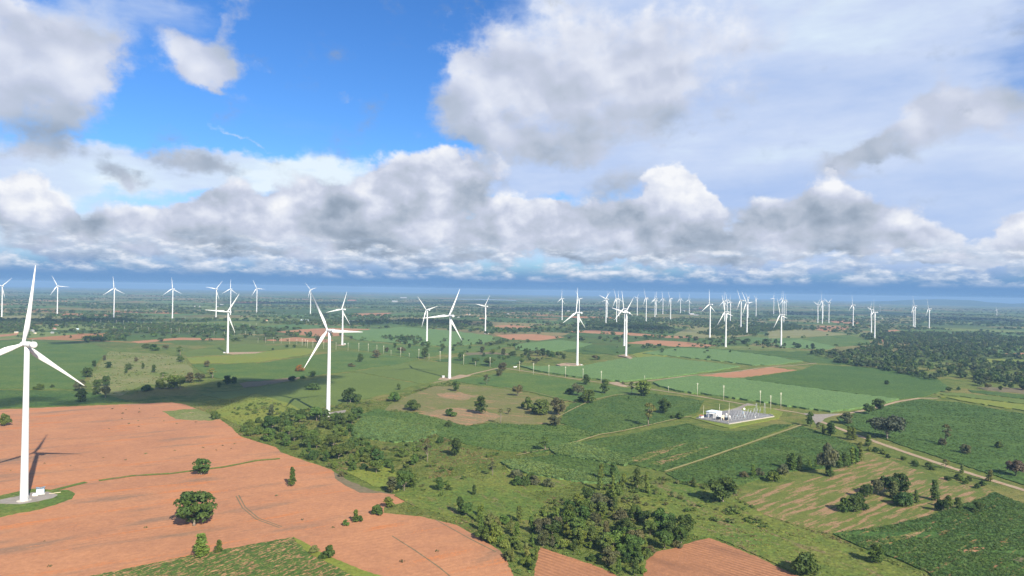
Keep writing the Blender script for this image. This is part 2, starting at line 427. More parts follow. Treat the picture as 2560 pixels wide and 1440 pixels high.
FIELDS, FNAME = [], []                                  # (polygon, height) of everything laid on the ground, for keeping plants off
def slab(name, poly, mat, z, kind='structure', jit=2.2, label=None, cat=None, step=10.0, keep=True):
    """a patch of land Z metres proud of the ground sheet, with its edges closed down to the ground"""
    pts = smooth_line(poly, step, jit)
    W = [ground(x, y) for x, y in pts]
    tris = tessellate_polygon([[Vector((p.x, p.y, 0)) for p in W]])
    zs = z + 0.00001 * np.mean([p.length for p in W])
    V = [(p.x, p.y, p.z + zs) for p in W] + [(p.x, p.y, p.z - 0.5) for p in W]
    n = len(W); Fc = []
    for a, c, d in tris:
        A, B, C = W[a], W[c], W[d]
        up = (B.x - A.x) * (C.y - A.y) - (B.y - A.y) * (C.x - A.x) > 0
        Fc.append((a, c, d) if up else (a, d, c))
    area = sum(W[i].x * W[(i + 1) % n].y - W[(i + 1) % n].x * W[i].y for i in range(n))
    Fs = [(i, i + n, (i + 1) % n + n, (i + 1) % n) if area > 0 else (i, (i + 1) % n, (i + 1) % n + n, i + n) for i in range(n)]
    me = bpy.data.meshes.new(name); me.from_pydata(V, [], Fc + Fs); me.update()
    o = tag(link(name, me, mat), label, cat, kind=kind)
    if keep: FIELDS.append(poly); FNAME.append(name)
    return o

def strip(name, pts, width, mat, z, kind='structure', label=None, jit=.25, step=14):
    """a road or track of WIDTH metres along a line"""
    P = [ground(x, y) for x, y in smooth_line(pts, step, 0, False)]
    V = []; Fc = []
    for i, p in enumerate(P):
        a, c = P[max(i - 1, 0)], P[min(i + 1, len(P) - 1)]
        d = Vector((c.x - a.x, c.y - a.y, 0)).normalized(); nrm = Vector((-d.y, d.x, 0))
        for s in (-1, 1):
            q = p + nrm * s * width * (.5 + random.uniform(-.08, .08))
            V.append((q.x, q.y, gz(q.x, q.y) + z))
        if i: k = 2 * i; Fc.append((k - 2, k - 1, k + 1, k))
    me = bpy.data.meshes.new(name); me.from_pydata(V, [], Fc); me.update()
    bm = bmesh.new(); bm.from_mesh(me); bmesh.ops.recalc_face_normals(bm, faces=bm.faces)
    if bm.faces and sum(f.normal.z for f in bm.faces) < 0: bmesh.ops.reverse_faces(bm, faces=bm.faces)
    bm.to_mesh(me); bm.free()
    return tag(link(name, me, mat), label, kind=kind)

def build_ground():
    rad = [0.0]; r = 60.0
    while r < 62000: rad.append(r); r *= 1.07
    n = 144; V = [(0, 0, 0)]; Fc = []
    for r in rad[1:]:
        for k in range(n):
            a = 2 * math.pi * k / n; x, y = r * math.cos(a), r * math.sin(a)
            V.append((x, y, gz(x, y)))
    for k in range(n): Fc.append((0, 1 + k, 1 + (k + 1) % n))
    for i in range(len(rad) - 2):
        a, c = 1 + i * n, 1 + (i + 1) * n
        for k in range(n): Fc.append((a + k, c + k, c + (k + 1) % n, a + (k + 1) % n))
    me = bpy.data.meshes.new('ground'); me.from_pydata(V, [], Fc); me.update()
    m, b, bs = new_mat('farmland')
    P = b.n('ShaderNodeNewGeometry').outputs['Position']
    x, y, z = b.sep(P)
    dist = b.v('LENGTH', b.v('MULTIPLY', P, (1, 1, 0)))
    # rough pasture near by
    big = b.noise(P, .009, 5, .6); mid = b.noise(P, .06, 5, .62); fine = b.noise(P, 1.1, 3, .65)
    g = b.mix(b.mr(mid, .35, .65), (.075, .125, .030, 1), (.135, .175, .050, 1))
    g = b.mix(b.m('MULTIPLY', b.mr(big, .50, .66), .75), g, (.19, .185, .075, 1))
    g = b.mix(b.m('MULTIPLY', b.mr(b.noise(P, .035, 5, .62), .60, .70), .55), g, (.24, .17, .09, 1))
    g = b.mix(b.m('MULTIPLY', b.mr(b.noise(P, .16, 4, .6), .56, .68), .7), g, (.045, .080, .024, 1))
    # patchwork of fields farther out
    wq = b.v('ADD', b.mapping(P, rot=(0, 0, .22)), b.v('SCALE', b.noise(P, .0016, 2, .5, out='Color'), 160))
    wq = b.v('MULTIPLY', wq, (1 / 420, 1 / 260, 0))
    vo = b.n('ShaderNodeTexVoronoi', feature='F1', distance='CHEBYCHEV'); b.put(vo.inputs['Vector'], wq); vo.inputs['Scale'].default_value = 1.0
    rnd = b.sep(vo.outputs['Color'])[0]
    fc = b.ramp(rnd, [(0, (.060, .120, .040)), (.16, (.115, .165, .055)), (.30, (.085, .165, .065)), (.42, (.175, .170, .080)), (.55, (.055, .105, .040)), (.66, (.14, .20, .075)),
                      (.76, (.20, .185, .10)), (.86, (.10, .15, .06)), (.92, (.30, .17, .10)), (.955, (.075, .125, .05))], 'CONSTANT')
    fm = b.noise(P, .004, 5, .65)
    fc = b.mix(b.m('MULTIPLY', b.mr(fm, .50, .64), .6), fc, (.080, .112, .048, 1))
    # scrub and copses as darker ground cover
    fc = b.mix(b.m('MULTIPLY', b.mr(b.noise(b.v('MULTIPLY', P, (.0022, .0042, 1)), 1, 6, .66), .56, .65), .75), fc, (.036, .062, .028, 1))
    col = b.mix(b.mr(dist, 1500, 2300), g, fc)
    g2 = b.mr(fine, .25, .75, .72, 1.28, False)
    col = b.mix(1.0, col, b.comb(g2, g2, g2), 'MULTIPLY')
    col = b.mix(1.0, col, (.98, .88, .74, 1), 'MULTIPLY')
    b.put(bs.inputs['Base Color'], col); bs.inputs['Roughness'].default_value = .95; bs.inputs['Specular IOR Level'].default_value = .1
    bn = b.n('ShaderNodeBump'); bn.inputs['Distance'].default_value = .8
    b.put(bn.inputs['Height'], b.m('ADD', fine, b.m('MULTIPLY', b.noise(P, .22, 4, .6), 2.0))); b.put(bs.inputs['Normal'], bn.outputs[0])
    tag(link('ground', me, m), kind='structure')
build_ground()

# low blue hills on the far right
def build_hills():
    prof = [(2120, 757), (2200, 753), (2280, 749.5), (2340, 748), (2420, 750), (2480, 756), (2530, 759), (2600, 756), (2680, 751), (2800, 750), (2950, 756), (3100, 768)]
    V = []; Fc = []; n = len(prof) * 6
    for i in range(n):
        t = i / (n - 1) * (len(prof) - 1); k = min(int(t), len(prof) - 2); f = t - k; f = f * f * (3 - 2 * f)
        x = prof[k][0] + (prof[k + 1][0] - prof[k][0]) * (t - k); y = prof[k][1] + (prof[k + 1][1] - prof[k][1]) * f
        d = ray(x, y); d = d / math.hypot(d[0], d[1])
        top = CAMZ + d[2] * 21000 + random.uniform(-2, 2)
        for (dd, h) in ((17500, None), (19000, .55), (21000, 1.0), (23500, .9), (27000, None)):
            z = gz(d[0] * dd, d[1] * dd); zt = z - 5 if h is None else max(z - 5, z + (top - gz(d[0] * 21000, d[1] * 21000)) * h)
            V.append((d[0] * dd, d[1] * dd, zt))
    for i in range(n - 1):
        for j in range(4):
            a = i * 5 + j; Fc.append((a, a + 5, a + 6, a + 1))
    me = bpy.data.meshes.new('hills'); me.from_pydata(V, [], Fc); me.update()
    for p in me.polygons: p.use_smooth = True
    tag(link('hills', me, field_mat('hill_forest', (.035, .065, .028, 1), (.055, .085, .035, 1), bump=0, patch=(.002, .3))), kind='structure')
build_hills()

A1 = dirang(250, 1200, 650, 1155); A2 = dirang(1960, 1290, 2240, 1190); A3 = dirang(1660, 1180, 2000, 1065); A4 = dirang(2100, 985, 2560, 1060)
SOILC = (.345, .135, .062, 1)
M_SOIL = field_mat('red_soil', (.378, .180, .091, 1), (.300, .143, .078, 1), soil=(.395, .150, .058, 1), streak=(A1, 95, 12), cover=.545, stain=(.175, .120, .082, 1), rows=(A1, 4.2, .045), bump=.14, grain=.7, var=.12, patch=(.016, .36))
M_SOIL2 = field_mat('furrowed_red_soil', (.305, .143, .072, 1), (.255, .120, .063, 1), soil=(.34, .156, .075, 1), streak=(dirang(1400, 1400, 1520, 1440), 60, 6), cover=.58, stain=(.18, .088, .05, 1), rows=(dirang(1400, 1398, 1520, 1440), 3.2, .20), bump=.25, grain=.7, var=.12)
M_SOIL3 = field_mat('bare_red_earth', (.325, .170, .088, 1), (.280, .150, .082, 1), soil=(.36, .125, .055, 1), streak=(.1, 80, 14), cover=.55, bump=.1, grain=.4, var=.12)
M_CASS = field_mat('cassava_leaf', (.042, .092, .030, 1), (.074, .122, .038, 1), bump=1.1, grain=.55, var=.42, patch=(.020, .26), rows=(A3, 7, .07))
M_CASS_R = field_mat('cassava_in_rows', (.044, .095, .030, 1), (.066, .120, .036, 1), bump=.9, grain=.5, var=.34, rows=(A4, 17, .16))
M_CASS_S = field_mat('cassava_with_gaps', (.040, .095, .030, 1), (.060, .115, .034, 1), soil=(.27, .135, .065, 1), streak=(A2, 30, 3.4), cover=.555, bump=1.0, grain=.6, var=.42)
M_CASS_Y = field_mat('young_cassava', (.055, .105, .028, 1), (.075, .125, .034, 1), soil=(.30, .17, .085, 1), streak=(A1 + .5, 3.2, 1.3), cover=.50, bump=.7, grain=.9, var=.35, rows=(A1 + .5, 2.4, .18))
M_GREEN = field_mat('low_green_crop', (.056, .112, .036, 1), (.094, .142, .044, 1), bump=.6, grain=.6, var=.28, rows=(A1, 9, .07), patch=(.016, .28))
M_OLIVE = field_mat('olive_green_crop', (.085, .125, .040, 1), (.105, .150, .048, 1), bump=.3, grain=.6, var=.18, rows=(A1, 8, .05))
M_CANE = field_mat('sugar_cane_leaf', (.092, .168, .078, 1), (.112, .190, .090, 1), bump=1.0, grain=.4, var=.25, patch=(.03, .4))
M_STUB = field_mat('stubble', (.082, .118, .034, 1), (.118, .138, .045, 1), soil=(.245, .155, .085, 1), streak=(A2, 30, 4.6), cover=.485, bump=.25, grain=.8, var=.22)
M_FALL = field_mat('fallow', (.105, .130, .042, 1), (.150, .135, .058, 1), soil=(.27, .16, .085, 1), streak=(dirang(1060, 1030, 1300, 1060), 40, 9), cover=.55, bump=.3, grain=.7, var=.22)
M_FALL2 = field_mat('dry_fallow', (.22, .155, .085, 1), (.17, .145, .068, 1), soil=(.30, .165, .09, 1), streak=(dirang(1060, 1030, 1300, 1060), 34, 6), cover=.50, bump=.3, grain=.7, var=.22)
M_SCRUB = field_mat('dry_scrub', (.110, .150, .046, 1), (.175, .175, .075, 1), soil=(.29, .21, .115, 1), streak=(.3, 26, 14), cover=.56, bump=.4, grain=.5, var=.28)
M_YELL = field_mat('yellow_green_grass', (.165, .185, .045, 1), (.130, .180, .048, 1), bump=.3, grain=.6, var=.2)
M_LUSH = field_mat('lush_grass', (.075, .128, .034, 1), (.135, .155, .045, 1), soil=(.150, .118, .055, 1), streak=(dirang(1700, 1250, 2000, 1380), 34, 10), cover=.55, bump=.7, grain=.5, var=.30)
M_TAN = field_mat('dry_grass_field', (.19, .185, .090, 1), (.155, .165, .072, 1), bump=.2, grain=.3, var=.15)
M_BROWN = field_mat('brown_fallow', (.155, .120, .075, 1), (.125, .115, .062, 1), bump=.2, grain=.4, var=.2)
M_ROAD = field_mat('laterite_road', (.33, .25, .17, 1), (.26, .20, .14, 1), soil=(.29, .175, .10, 1), streak=(.0, 14, 5), cover=.53, bump=.08, grain=1.2, var=.16)
M_GRAVEL = field_mat('grey_gravel', (.25, .225, .20, 1), (.20, .18, .155, 1), bump=.05, grain=1.5, var=.14)
M_TRACK = field_mat('grass_track', (.20, .20, .075, 1), (.25, .20, .10, 1), bump=.1, grain=.8, var=.2)

# soil first
slab('ploughed_field', [(-300, 1045), (0, 1024), (150, 1017), (430, 1006), (465, 1012), (500, 1025), (545, 1045), (575, 1066), (600, 1090), (632, 1101), (690, 1118), (702, 1131), (760, 1151), (828, 1174), (850, 1190),
     (880, 1208), (930, 1226), (1008, 1240), (1012, 1256), (960, 1268), (958, 1282), (990, 1286), (1050, 1291), (1140, 1312), (1200, 1346), (1250, 1376), (1268, 1402), (1284, 1440), (1300, 1500), (900, 1520), (200, 1540), (-400, 1540)], M_SOIL, .06, jit=1.2)
slab('ploughed_field', [(1350, 1368), (1400, 1385), (1470, 1408), (1530, 1432), (1560, 1450), (1580, 1500), (1335, 1500), (1337, 1420)], M_SOIL2, .07)
slab('ploughed_field', [(1615, 1402), (1640, 1380), (1690, 1369), (1740, 1352), (1772, 1345), (1830, 1366), (1900, 1396), (1960, 1425), (2040, 1462), (2060, 1500), (1600, 1500)], M_SOIL2, .07)
slab('crop_field', [(225, 1442), (400, 1406), (500, 1386), (640, 1361), (733, 1344), (744, 1360), (780, 1391), (830, 1413), (880, 1442), (910, 1500), (60, 1500)], M_CASS_Y, .5, 'stuff')
slab('grass_verge', [(733, 1342), (760, 1356), (820, 1391), (900, 1424), (965, 1444), (990, 1500), (930, 1500), (885, 1442), (835, 1415), (782, 1390), (742, 1362)], M_YELL, .25, 'stuff')
slab('dry_grass', [(835, 1180), (880, 1206), (930, 1225), (985, 1236), (950, 1232), (900, 1232), (860, 1212), (838, 1196)], M_BROWN, .12, 'stuff')
slab('dry_grass', [(405, 1028), (490, 1022), (560, 1046), (520, 1052), (440, 1048)], M_SCRUB, .12, 'stuff')
for pts, w in (([(-40, 1262), (40, 1245), (110, 1232), (215, 1206)], 5), ([(247, 1202), (330, 1190), (430, 1184), (490, 1176), (560, 1168), (640, 1152), (700, 1147)], 4.2)):
    strip('grass_strip', pts, w, M_LUSH, .28, 'stuff')
for pts in ([(590, 1240), (606, 1270), (640, 1298), (700, 1320)], [(597, 1238), (613, 1268), (647, 1296), (705, 1317)], [(980, 1340), (1040, 1378), (1100, 1420), (1130, 1445)], [(1090, 1300), (1180, 1350), (1240, 1380)]):
    strip('wheel_track', pts, .8, M_BROWN, .10)
# turbine stand with its ring of grass
slab('grass_verge', [(-90, 1255), (-10, 1243), (50, 1228), (90, 1222), (130, 1225), (172, 1226), (188, 1235), (180, 1248), (140, 1262), (95, 1275), (40, 1284), (-20, 1298), (-90, 1310)], M_LUSH, .22, 'stuff')
slab('gravel_pad', [(-90, 1262), (-10, 1252), (45, 1241), (80, 1232), (120, 1230), (145, 1238), (132, 1246), (85, 1256), (50, 1261), (0, 1260), (-50, 1276), (-90, 1290)], M_GRAVEL, .30, jit=.6)
# right hand fields
slab('stubble_field', [(1842, 1243), (1905, 1285), (1960, 1303), (2080, 1335), (2200, 1318), (2292, 1300), (2455, 1246), (2478, 1228), (2400, 1205), (2300, 1178), (2170, 1130), (2120, 1160), (2050, 1187), (1950, 1213), (1880, 1228)], M_STUB, .10)
slab('cassava_field', [(2082, 1336), (2200, 1320), (2292, 1301), (2456, 1248), (2485, 1232), (2560, 1262), (2720, 1310), (2760, 1520), (2420, 1520), (2320, 1432), (2240, 1398), (2150, 1368)], M_CASS_S, .75, 'stuff')
slab('bare_patch', [(2165, 1352), (2250, 1342), (2335, 1319), (2290, 1342), (2210, 1364), (2170, 1366)], M_STUB, .80)
slab('bare_patch', [(2408, 1378), (2440, 1371), (2465, 1372), (2440, 1383), (2410, 1384)], M_SOIL3, .80)
slab('bare_patch', [(2525, 1402), (2620, 1380), (2620, 1395), (2540, 1410)], M_BROWN, .80)
slab('cassava_field', [(1430, 1113), (1500, 1097), (1560, 1089), (1650, 1072), (1720, 1060), (1760, 1072), (1810, 1080), (1880, 1078), (1940, 1062), (1985, 1062), (1900, 1095), (1790, 1136), (1658, 1180), (1600, 1168), (1530, 1150), (1470, 1128)], M_CASS, .7, 'stuff')
slab('cassava_field', [(1664, 1185), (1760, 1153), (1900, 1104), (2005, 1066), (2040, 1078), (2090, 1095), (2150, 1118), (2120, 1150), (2060, 1172), (1960, 1180), (1900, 1198), (1850, 1214), (1790, 1212), (1700, 1204)], M_CASS, .7, 'stuff')
slab('bare_patch', [(1565, 1152), (1640, 1128), (1720, 1108), (1660, 1135), (1600, 1158)], M_STUB, .78)
slab('bare_patch', [(1620, 1160), (1700, 1135), (1780, 1116), (1720, 1140), (1650, 1165)], M_STUB, .78)
slab('cassava_field', [(1425, 1010), (1480, 1004), (1550, 988), (1620, 984), (1700, 992), (1760, 1003), (1745, 1030), (1700, 1046), (1640, 1060), (1560, 1078), (1500, 1084), (1440, 1072), (1400, 1058), (1412, 1030)], M_CASS, .6, 'stuff')
slab('cassava_field', [(1125, 952), (1200, 942), (1260, 932), (1330, 936), (1400, 946), (1500, 962), (1600, 975), (1640, 983), (1540, 986), (1475, 1000), (1440, 1008), (1400, 1000), (1330, 982), (1270, 970), (1190, 962)], M_GREEN, .5, 'stuff')
slab('fallow_field', [(975, 1012), (1030, 985), (1085, 966), (1180, 966), (1270, 974), (1330, 985), (1400, 1003), (1420, 1012), (1402, 1040), (1380, 1060), (1300, 1062), (1190, 1056), (1130, 1050), (1040, 1030), (960, 1026)], M_FALL, .10)
slab('bare_patch', [(1045, 1034), (1120, 1020), (1200, 1024), (1262, 1040), (1210, 1056), (1165, 1064), (1110, 1050)], M_FALL2, .18, jit=4)
slab('bare_patch', [(1090, 985), (1150, 980), (1195, 990), (1160, 1000), (1110, 996)], M_FALL2, .18, jit=4)
slab('cassava_field', [(890, 1040), (945, 1022), (975, 1030), (1040, 1034), (1110, 1050), (1165, 1067), (1230, 1058), (1330, 1064), (1420, 1064), (1500, 1086), (1430, 1112), (1350, 1134), (1250, 1128), (1160, 1110), (1100, 1092), (1060, 1066), (980, 1048)], M_GREEN, .5, 'stuff')
slab('sugar_cane_field', [(880, 1072), (905, 1046), (950, 1044), (985, 1050), (1040, 1064), (1092, 1076), (1080, 1088), (1050, 1104), (985, 1108), (930, 1100), (890, 1096)], M_CANE, 1.4, 'stuff', jit=6)
slab('sugar_cane_field', [(1372, 1122), (1440, 1110), (1510, 1126), (1582, 1152), (1560, 1166), (1500, 1156), (1440, 1146), (1390, 1138)], M_CANE, 1.6, 'stuff', jit=3)
slab('sugar_cane_field', [(1250, 1158), (1300, 1150), (1350, 1160), (1420, 1178), (1500, 1190), (1560, 1196), (1530, 1212), (1440, 1206), (1350, 1192), (1280, 1176)], M_CANE, 1.5, 'stuff', jit=3)
slab('cassava_field', [(1300, 1148), (1385, 1138), (1470, 1152), (1540, 1166), (1550, 1188), (1480, 1184), (1400, 1170), (1340, 1158)], M_CASS, .7, 'stuff', jit=3)
slab('tall_grass', [(1225, 1175), (1330, 1188), (1440, 1202), (1400, 1222), (1300, 1232), (1200, 1215)], M_LUSH, .5, 'stuff')
slab('tall_grass', [(1560, 1250), (1640, 1205), (1760, 1218), (1850, 1255), (1930, 1298), (2080, 1350), (2200, 1400), (2320, 1450), (2380, 1520), (2080, 1520), (2000, 1440), (1900, 1392), (1790, 1346), (1700, 1340), (1620, 1310)], M_LUSH, .5, 'stuff')
slab('tall_grass', [(985, 1240), (1060, 1200), (1160, 1190), (1300, 1235), (1360, 1260), (1330, 1300), (1240, 1300), (1120, 1290), (1040, 1268)], M_LUSH, .45, 'stuff')
slab('tall_grass', [(860, 1178), (960, 1168), (1010, 1192), (1000, 1222), (930, 1215)], M_YELL, .45, 'stuff')
slab('tall_grass', [(530, 1030), (640, 985), (720, 1008), (760, 1030), (690, 1046), (620, 1070), (580, 1056)], M_YELL, .35, 'stuff')
# sugar cane and the big dark fields beyond the road
slab('sugar_cane_field', [(1300, 917), (1370, 918), (1450, 917), (1560, 898), (1640, 893), (1700, 900), (1790, 910), (1850, 918), (1800, 926), (1730, 936), (1650, 946), (1560, 955), (1500, 951), (1420, 941), (1340, 928)], M_CANE, 2.2, 'stuff')
slab('sugar_cane_field', [(1632, 958), (1660, 952), (1740, 942), (1840, 948), (1960, 964), (2110, 984), (2248, 1000), (2200, 1012), (2130, 1025), (2076, 1032), (1990, 1020), (1900, 1006), (1800, 992), (1700, 980), (1650, 968)], M_CANE, 2.3, 'stuff')
slab('sugar_cane_field', [(1606, 884), (1690, 871), (1790, 874), (1880, 884), (2008, 904), (1940, 912), (1880, 914), (1790, 902), (1700, 892)], M_CANE, 1.5, 'stuff')
slab('bare_patch', [(1745, 939), (1830, 931), (1930, 918), (1992, 926), (1900, 939), (1800, 948)], M_SOIL3, .12)
slab('cassava_field', [(1845, 947), (1930, 938), (2005, 926), (2040, 912), (2180, 919), (2280, 928), (2350, 952), (2376, 972), (2310, 992), (2252, 998), (2110, 981), (1960, 961)], M_CASS_R, .7, 'stuff')
slab('cassava_field', [(2092, 1044), (2170, 1029), (2240, 1010), (2300, 999), (2400, 1008), (2560, 1036), (2760, 1070), (2760, 1260), (2570, 1216), (2480, 1188), (2390, 1158), (2260, 1116), (2170, 1084), (2110, 1062)], M_CASS_R, .7, 'stuff')
slab('maize_field', [(2345, 992), (2420, 997), (2560, 1013), (2760, 1036), (2760, 1054), (2560, 1028), (2420, 1006)], M_YELL, 1.2, 'stuff')
slab('crop_field', [(2330, 984), (2400, 983), (2560, 1000), (2760, 1026), (2760, 1033), (2560, 1010), (2420, 994)], M_OLIVE, .8, 'stuff')
slab('crop_field', [(2420, 975), (2560, 987), (2760, 1008), (2760, 1024), (2560, 998), (2430, 982)], M_CASS, .6, 'stuff')
slab('fallow_field', [(2440, 968), (2560, 970), (2760, 985), (2760, 1004), (2560, 985), (2460, 975)], M_BROWN, .2)
# left and middle
slab('crop_field', [(-200, 853), (60, 852), (170, 858), (240, 862), (268, 880), (242, 910), (215, 945), (200, 975), (160, 972), (0, 972), (-200, 975)], M_GREEN, .4, 'stuff')
slab('crop_field', [(-200, 979), (0, 976), (180, 978), (240, 984), (330, 1004), (260, 1008), (150, 1014), (0, 1021), (-200, 1035)], M_CASS, .5, 'stuff')
slab('scrub_field', [(275, 878), (380, 884), (452, 892), (480, 920), (486, 945), (450, 962), (360, 960), (300, 990), (236, 982), (222, 950), (250, 910)], M_SCRUB, .10)
slab('crop_field', [(456, 883), (500, 872), (560, 861), (640, 861), (740, 869), (600, 884), (468, 893)], M_OLIVE, .3, 'stuff')
slab('crop_field', [(466, 895), (600, 887), (742, 871), (800, 872), (770, 886), (650, 905), (560, 908), (476, 908)], M_YELL, .3, 'stuff')
slab('crop_field', [(478, 911), (560, 911), (650, 908), (780, 890), (850, 878), (950, 884), (1045, 899), (1000, 910), (960, 916), (870, 928), (770, 940), (640, 954), (540, 945), (505, 930)], M_GREEN, .4, 'stuff')
slab('fallow_field', [(598, 958), (650, 951), (740, 937), (775, 936), (740, 949), (680, 960), (610, 970)], M_BROWN, .15)
slab('crop_field', [(500, 985), (590, 978), (690, 962), (780, 950), (880, 931), (1050, 960), (1005, 975), (960, 986), (880, 1004), (800, 1020), (740, 1026), (700, 1010), (640, 984), (560, 1000)], M_OLIVE, .3, 'stuff')
slab('crop_field', [(885, 929), (960, 917), (1045, 902), (1130, 908), (1228, 921), (1185, 932), (1120, 948), (1090, 955), (1056, 959)], M_OLIVE, .34, 'stuff')
slab('cassava_field', [(1080, 902), (1180, 888), (1240, 886), (1300, 892), (1310, 905), (1270, 918), (1235, 919), (1150, 910)], M_CASS, .5, 'stuff')
slab('fallow_field', [(1160, 882), (1230, 880), (1290, 886), (1240, 891), (1170, 888)], M_BROWN, .15)
slab('sugar_cane_field', [(850, 832), (1000, 818), (1110, 826), (1230, 840), (1240, 858), (1120, 866), (1010, 860), (890, 850)], M_CANE, 1.5, 'stuff')
slab('crop_field', [(860, 852), (1000, 863), (1120, 868), (1290, 862), (1240, 874), (1110, 886), (1040, 896), (940, 880), (850, 868)], M_GREEN, .4, 'stuff')
slab('sugar_cane_field', [(1285, 861), (1400, 851), (1480, 860), (1440, 872), (1380, 880), (1290, 876)], M_CANE, 1.4, 'stuff')
slab('cassava_field', [(1400, 872), (1480, 862), (1620, 868), (1640, 874), (1580, 886), (1480, 886), (1420, 880)], M_CASS, .5, 'stuff')
slab('crop_field', [(1570, 882), (1620, 875), (1690, 889), (1600, 897)], M_YELL, .4, 'stuff')
slab('cassava_field', [(1640, 868), (1740, 868), (1860, 876), (2010, 880), (2090, 900), (2180, 915), (2040, 908), (1900, 886), (1780, 874)], M_CASS, .5, 'stuff')
for pl, mt, h in ((([(690, 829), (760, 823), (830, 820), (940, 823), (920, 836), (800, 842), (720, 834)]), M_SOIL3, .15), ([(1235, 837), (1330, 835), (1412, 843), (1350, 851), (1275, 849)], M_SOIL3, .15),
                 ([(1560, 858), (1625, 850), (1700, 854), (1795, 864), (1730, 871), (1650, 863)], M_SOIL3, .15), ([(2028, 819), (2060, 815), (2126, 817), (2115, 824), (2060, 829)], M_SOIL3, .15),
                 ([(2075, 803), (2100, 801), (2155, 805), (2140, 810), (2085, 807)], M_SOIL3, .15), ([(1405, 829), (1480, 825), (1600, 834), (1735, 843), (1700, 846), (1580, 839)], M_SOIL3, .15), ([(655, 851), (740, 843), (835, 850), (820, 856), (700, 853)], M_SOIL3, .15),
                 ([(-20, 839), (48, 832), (42, 838), (0, 842)], M_SOIL3, .15), ([(328, 854), (450, 844), (560, 846), (562, 850), (440, 850), (345, 858)], M_SOIL3, .15), ([(1218, 816), (1275, 812), (1340, 818), (1290, 822)], M_SOIL3, .15),
                 ([(868, 785), (980, 782), (955, 790), (880, 790)], M_SOIL3, .15), ([(2205, 827), (2240, 824), (2264, 830), (2240, 834)], M_SOIL3, .15), ([(2195, 850), (2212, 849), (2208, 855), (2196, 855)], M_SOIL3, .15), ([(2510, 884), (2600, 880), (2620, 888), (2540, 891)], M_SOIL3, .15),
                 ([(2005, 850), (2040, 842), (2120, 838), (2170, 850), (2182, 862), (2100, 867), (2030, 858)], M_GREEN, .4), ([(1930, 862), (2000, 848), (2090, 868), (2070, 874), (1960, 870)], M_CANE, 1.3), ([(1918, 828), (1980, 822), (2060, 829), (2130, 836), (2010, 843), (1922, 846)], M_TAN, .15),
                 ([(2435, 898), (2500, 897), (2640, 904), (2640, 918), (2540, 910), (2445, 904)], M_YELL, .4), ([(2180, 836), (2240, 828), (2330, 822), (2390, 828), (2330, 832), (2230, 834)], M_GREEN, .4), ([(1680, 838), (1740, 812), (1850, 810), (1900, 822), (1850, 842), (1760, 846)], M_TAN, .15),
                 ([(840, 806), (960, 800), (1080, 812), (1060, 822), (940, 818)], M_GREEN, .4), ([(0, 790), (120, 786), (200, 795), (80, 802), (0, 800)], M_TAN, .15), ([(420, 812), (560, 806), (640, 812), (560, 818), (440, 817)], M_GREEN, .4)):
    st = mt in (M_GREEN, M_CANE, M_YELL)
    slab('crop_field' if st else 'ploughed_field' if mt is M_SOIL3 else 'dry_field', pl, mt, h, 'stuff' if st else 'structure', jit=.8)

# roads and tracks
ROAD1 = [(2760, 1290), (2660, 1258), (2560, 1226), (2480, 1201), (2380, 1170), (2250, 1126), (2150, 1091), (2085, 1067), (2050, 1053), (2036, 1043)]
ROAD2 = [(2036, 1041), (1990, 1031), (1950, 1025), (1850, 1009), (1760, 993), (1640, 975), (1560, 963), (1500, 956), (1420, 945), (1300, 926), (1250, 919), (1190, 933), (1120, 950), (1085, 956)]
ROAD3 = [(2040, 1044), (2090, 1038), (2130, 1032), (2180, 1022), (2245, 1004), (2300, 995.5), (2345, 996)]
ROAD4 = [(1535, 961), (1580, 957), (1650, 949), (1730, 938.5), (1830, 930.5), (1900, 920), (1990, 913), (2040, 908)]
strip('road', ROAD1, 6.2, M_ROAD, .16); strip('road', ROAD2, 4.6, M_ROAD, .17); strip('road', ROAD3, 5.4, M_ROAD, .18); strip('road', ROAD4, 4.6, M_ROAD, .19)
slab('road', [(2008, 1033), (2040, 1036), (2100, 1034), (2062, 1046), (2052, 1056), (2040, 1060), (2028, 1046)], M_GRAVEL, .22, jit=.3)
slab('road', [(1522, 956), (1545, 955), (1556, 960), (1570, 968), (1550, 966), (1530, 961)], M_ROAD, .21, jit=.3)
slab('gravel_pad', [(1130, 943), (1150, 937), (1178, 939), (1150, 946), (1128, 949), (1095, 950), (1100, 945)], M_ROAD, .42, jit=.3)
slab('gravel_pad', [(795, 1038), (835, 1030), (866, 1025), (862, 1032), (832, 1041), (800, 1046)], M_GRAVEL, .40, jit=.3)
slab('gravel_pad', [(1390, 914), (1412, 910), (1450, 912), (1460, 916), (1440, 918), (1400, 917)], M_ROAD, 2.4, jit=.3)
slab('gravel_pad', [(558, 883), (575, 881), (660, 880), (640, 884), (580, 886)], M_ROAD, .42, jit=.3)
slab('gravel_pad', [(1545, 891), (1565, 888), (1582, 898), (1575, 900), (1562, 894)], M_ROAD, 2.4, jit=.3)
slab('gravel_pad', [(840, 863), (855, 861), (866, 862), (858, 865)], M_ROAD, .42, jit=.3)
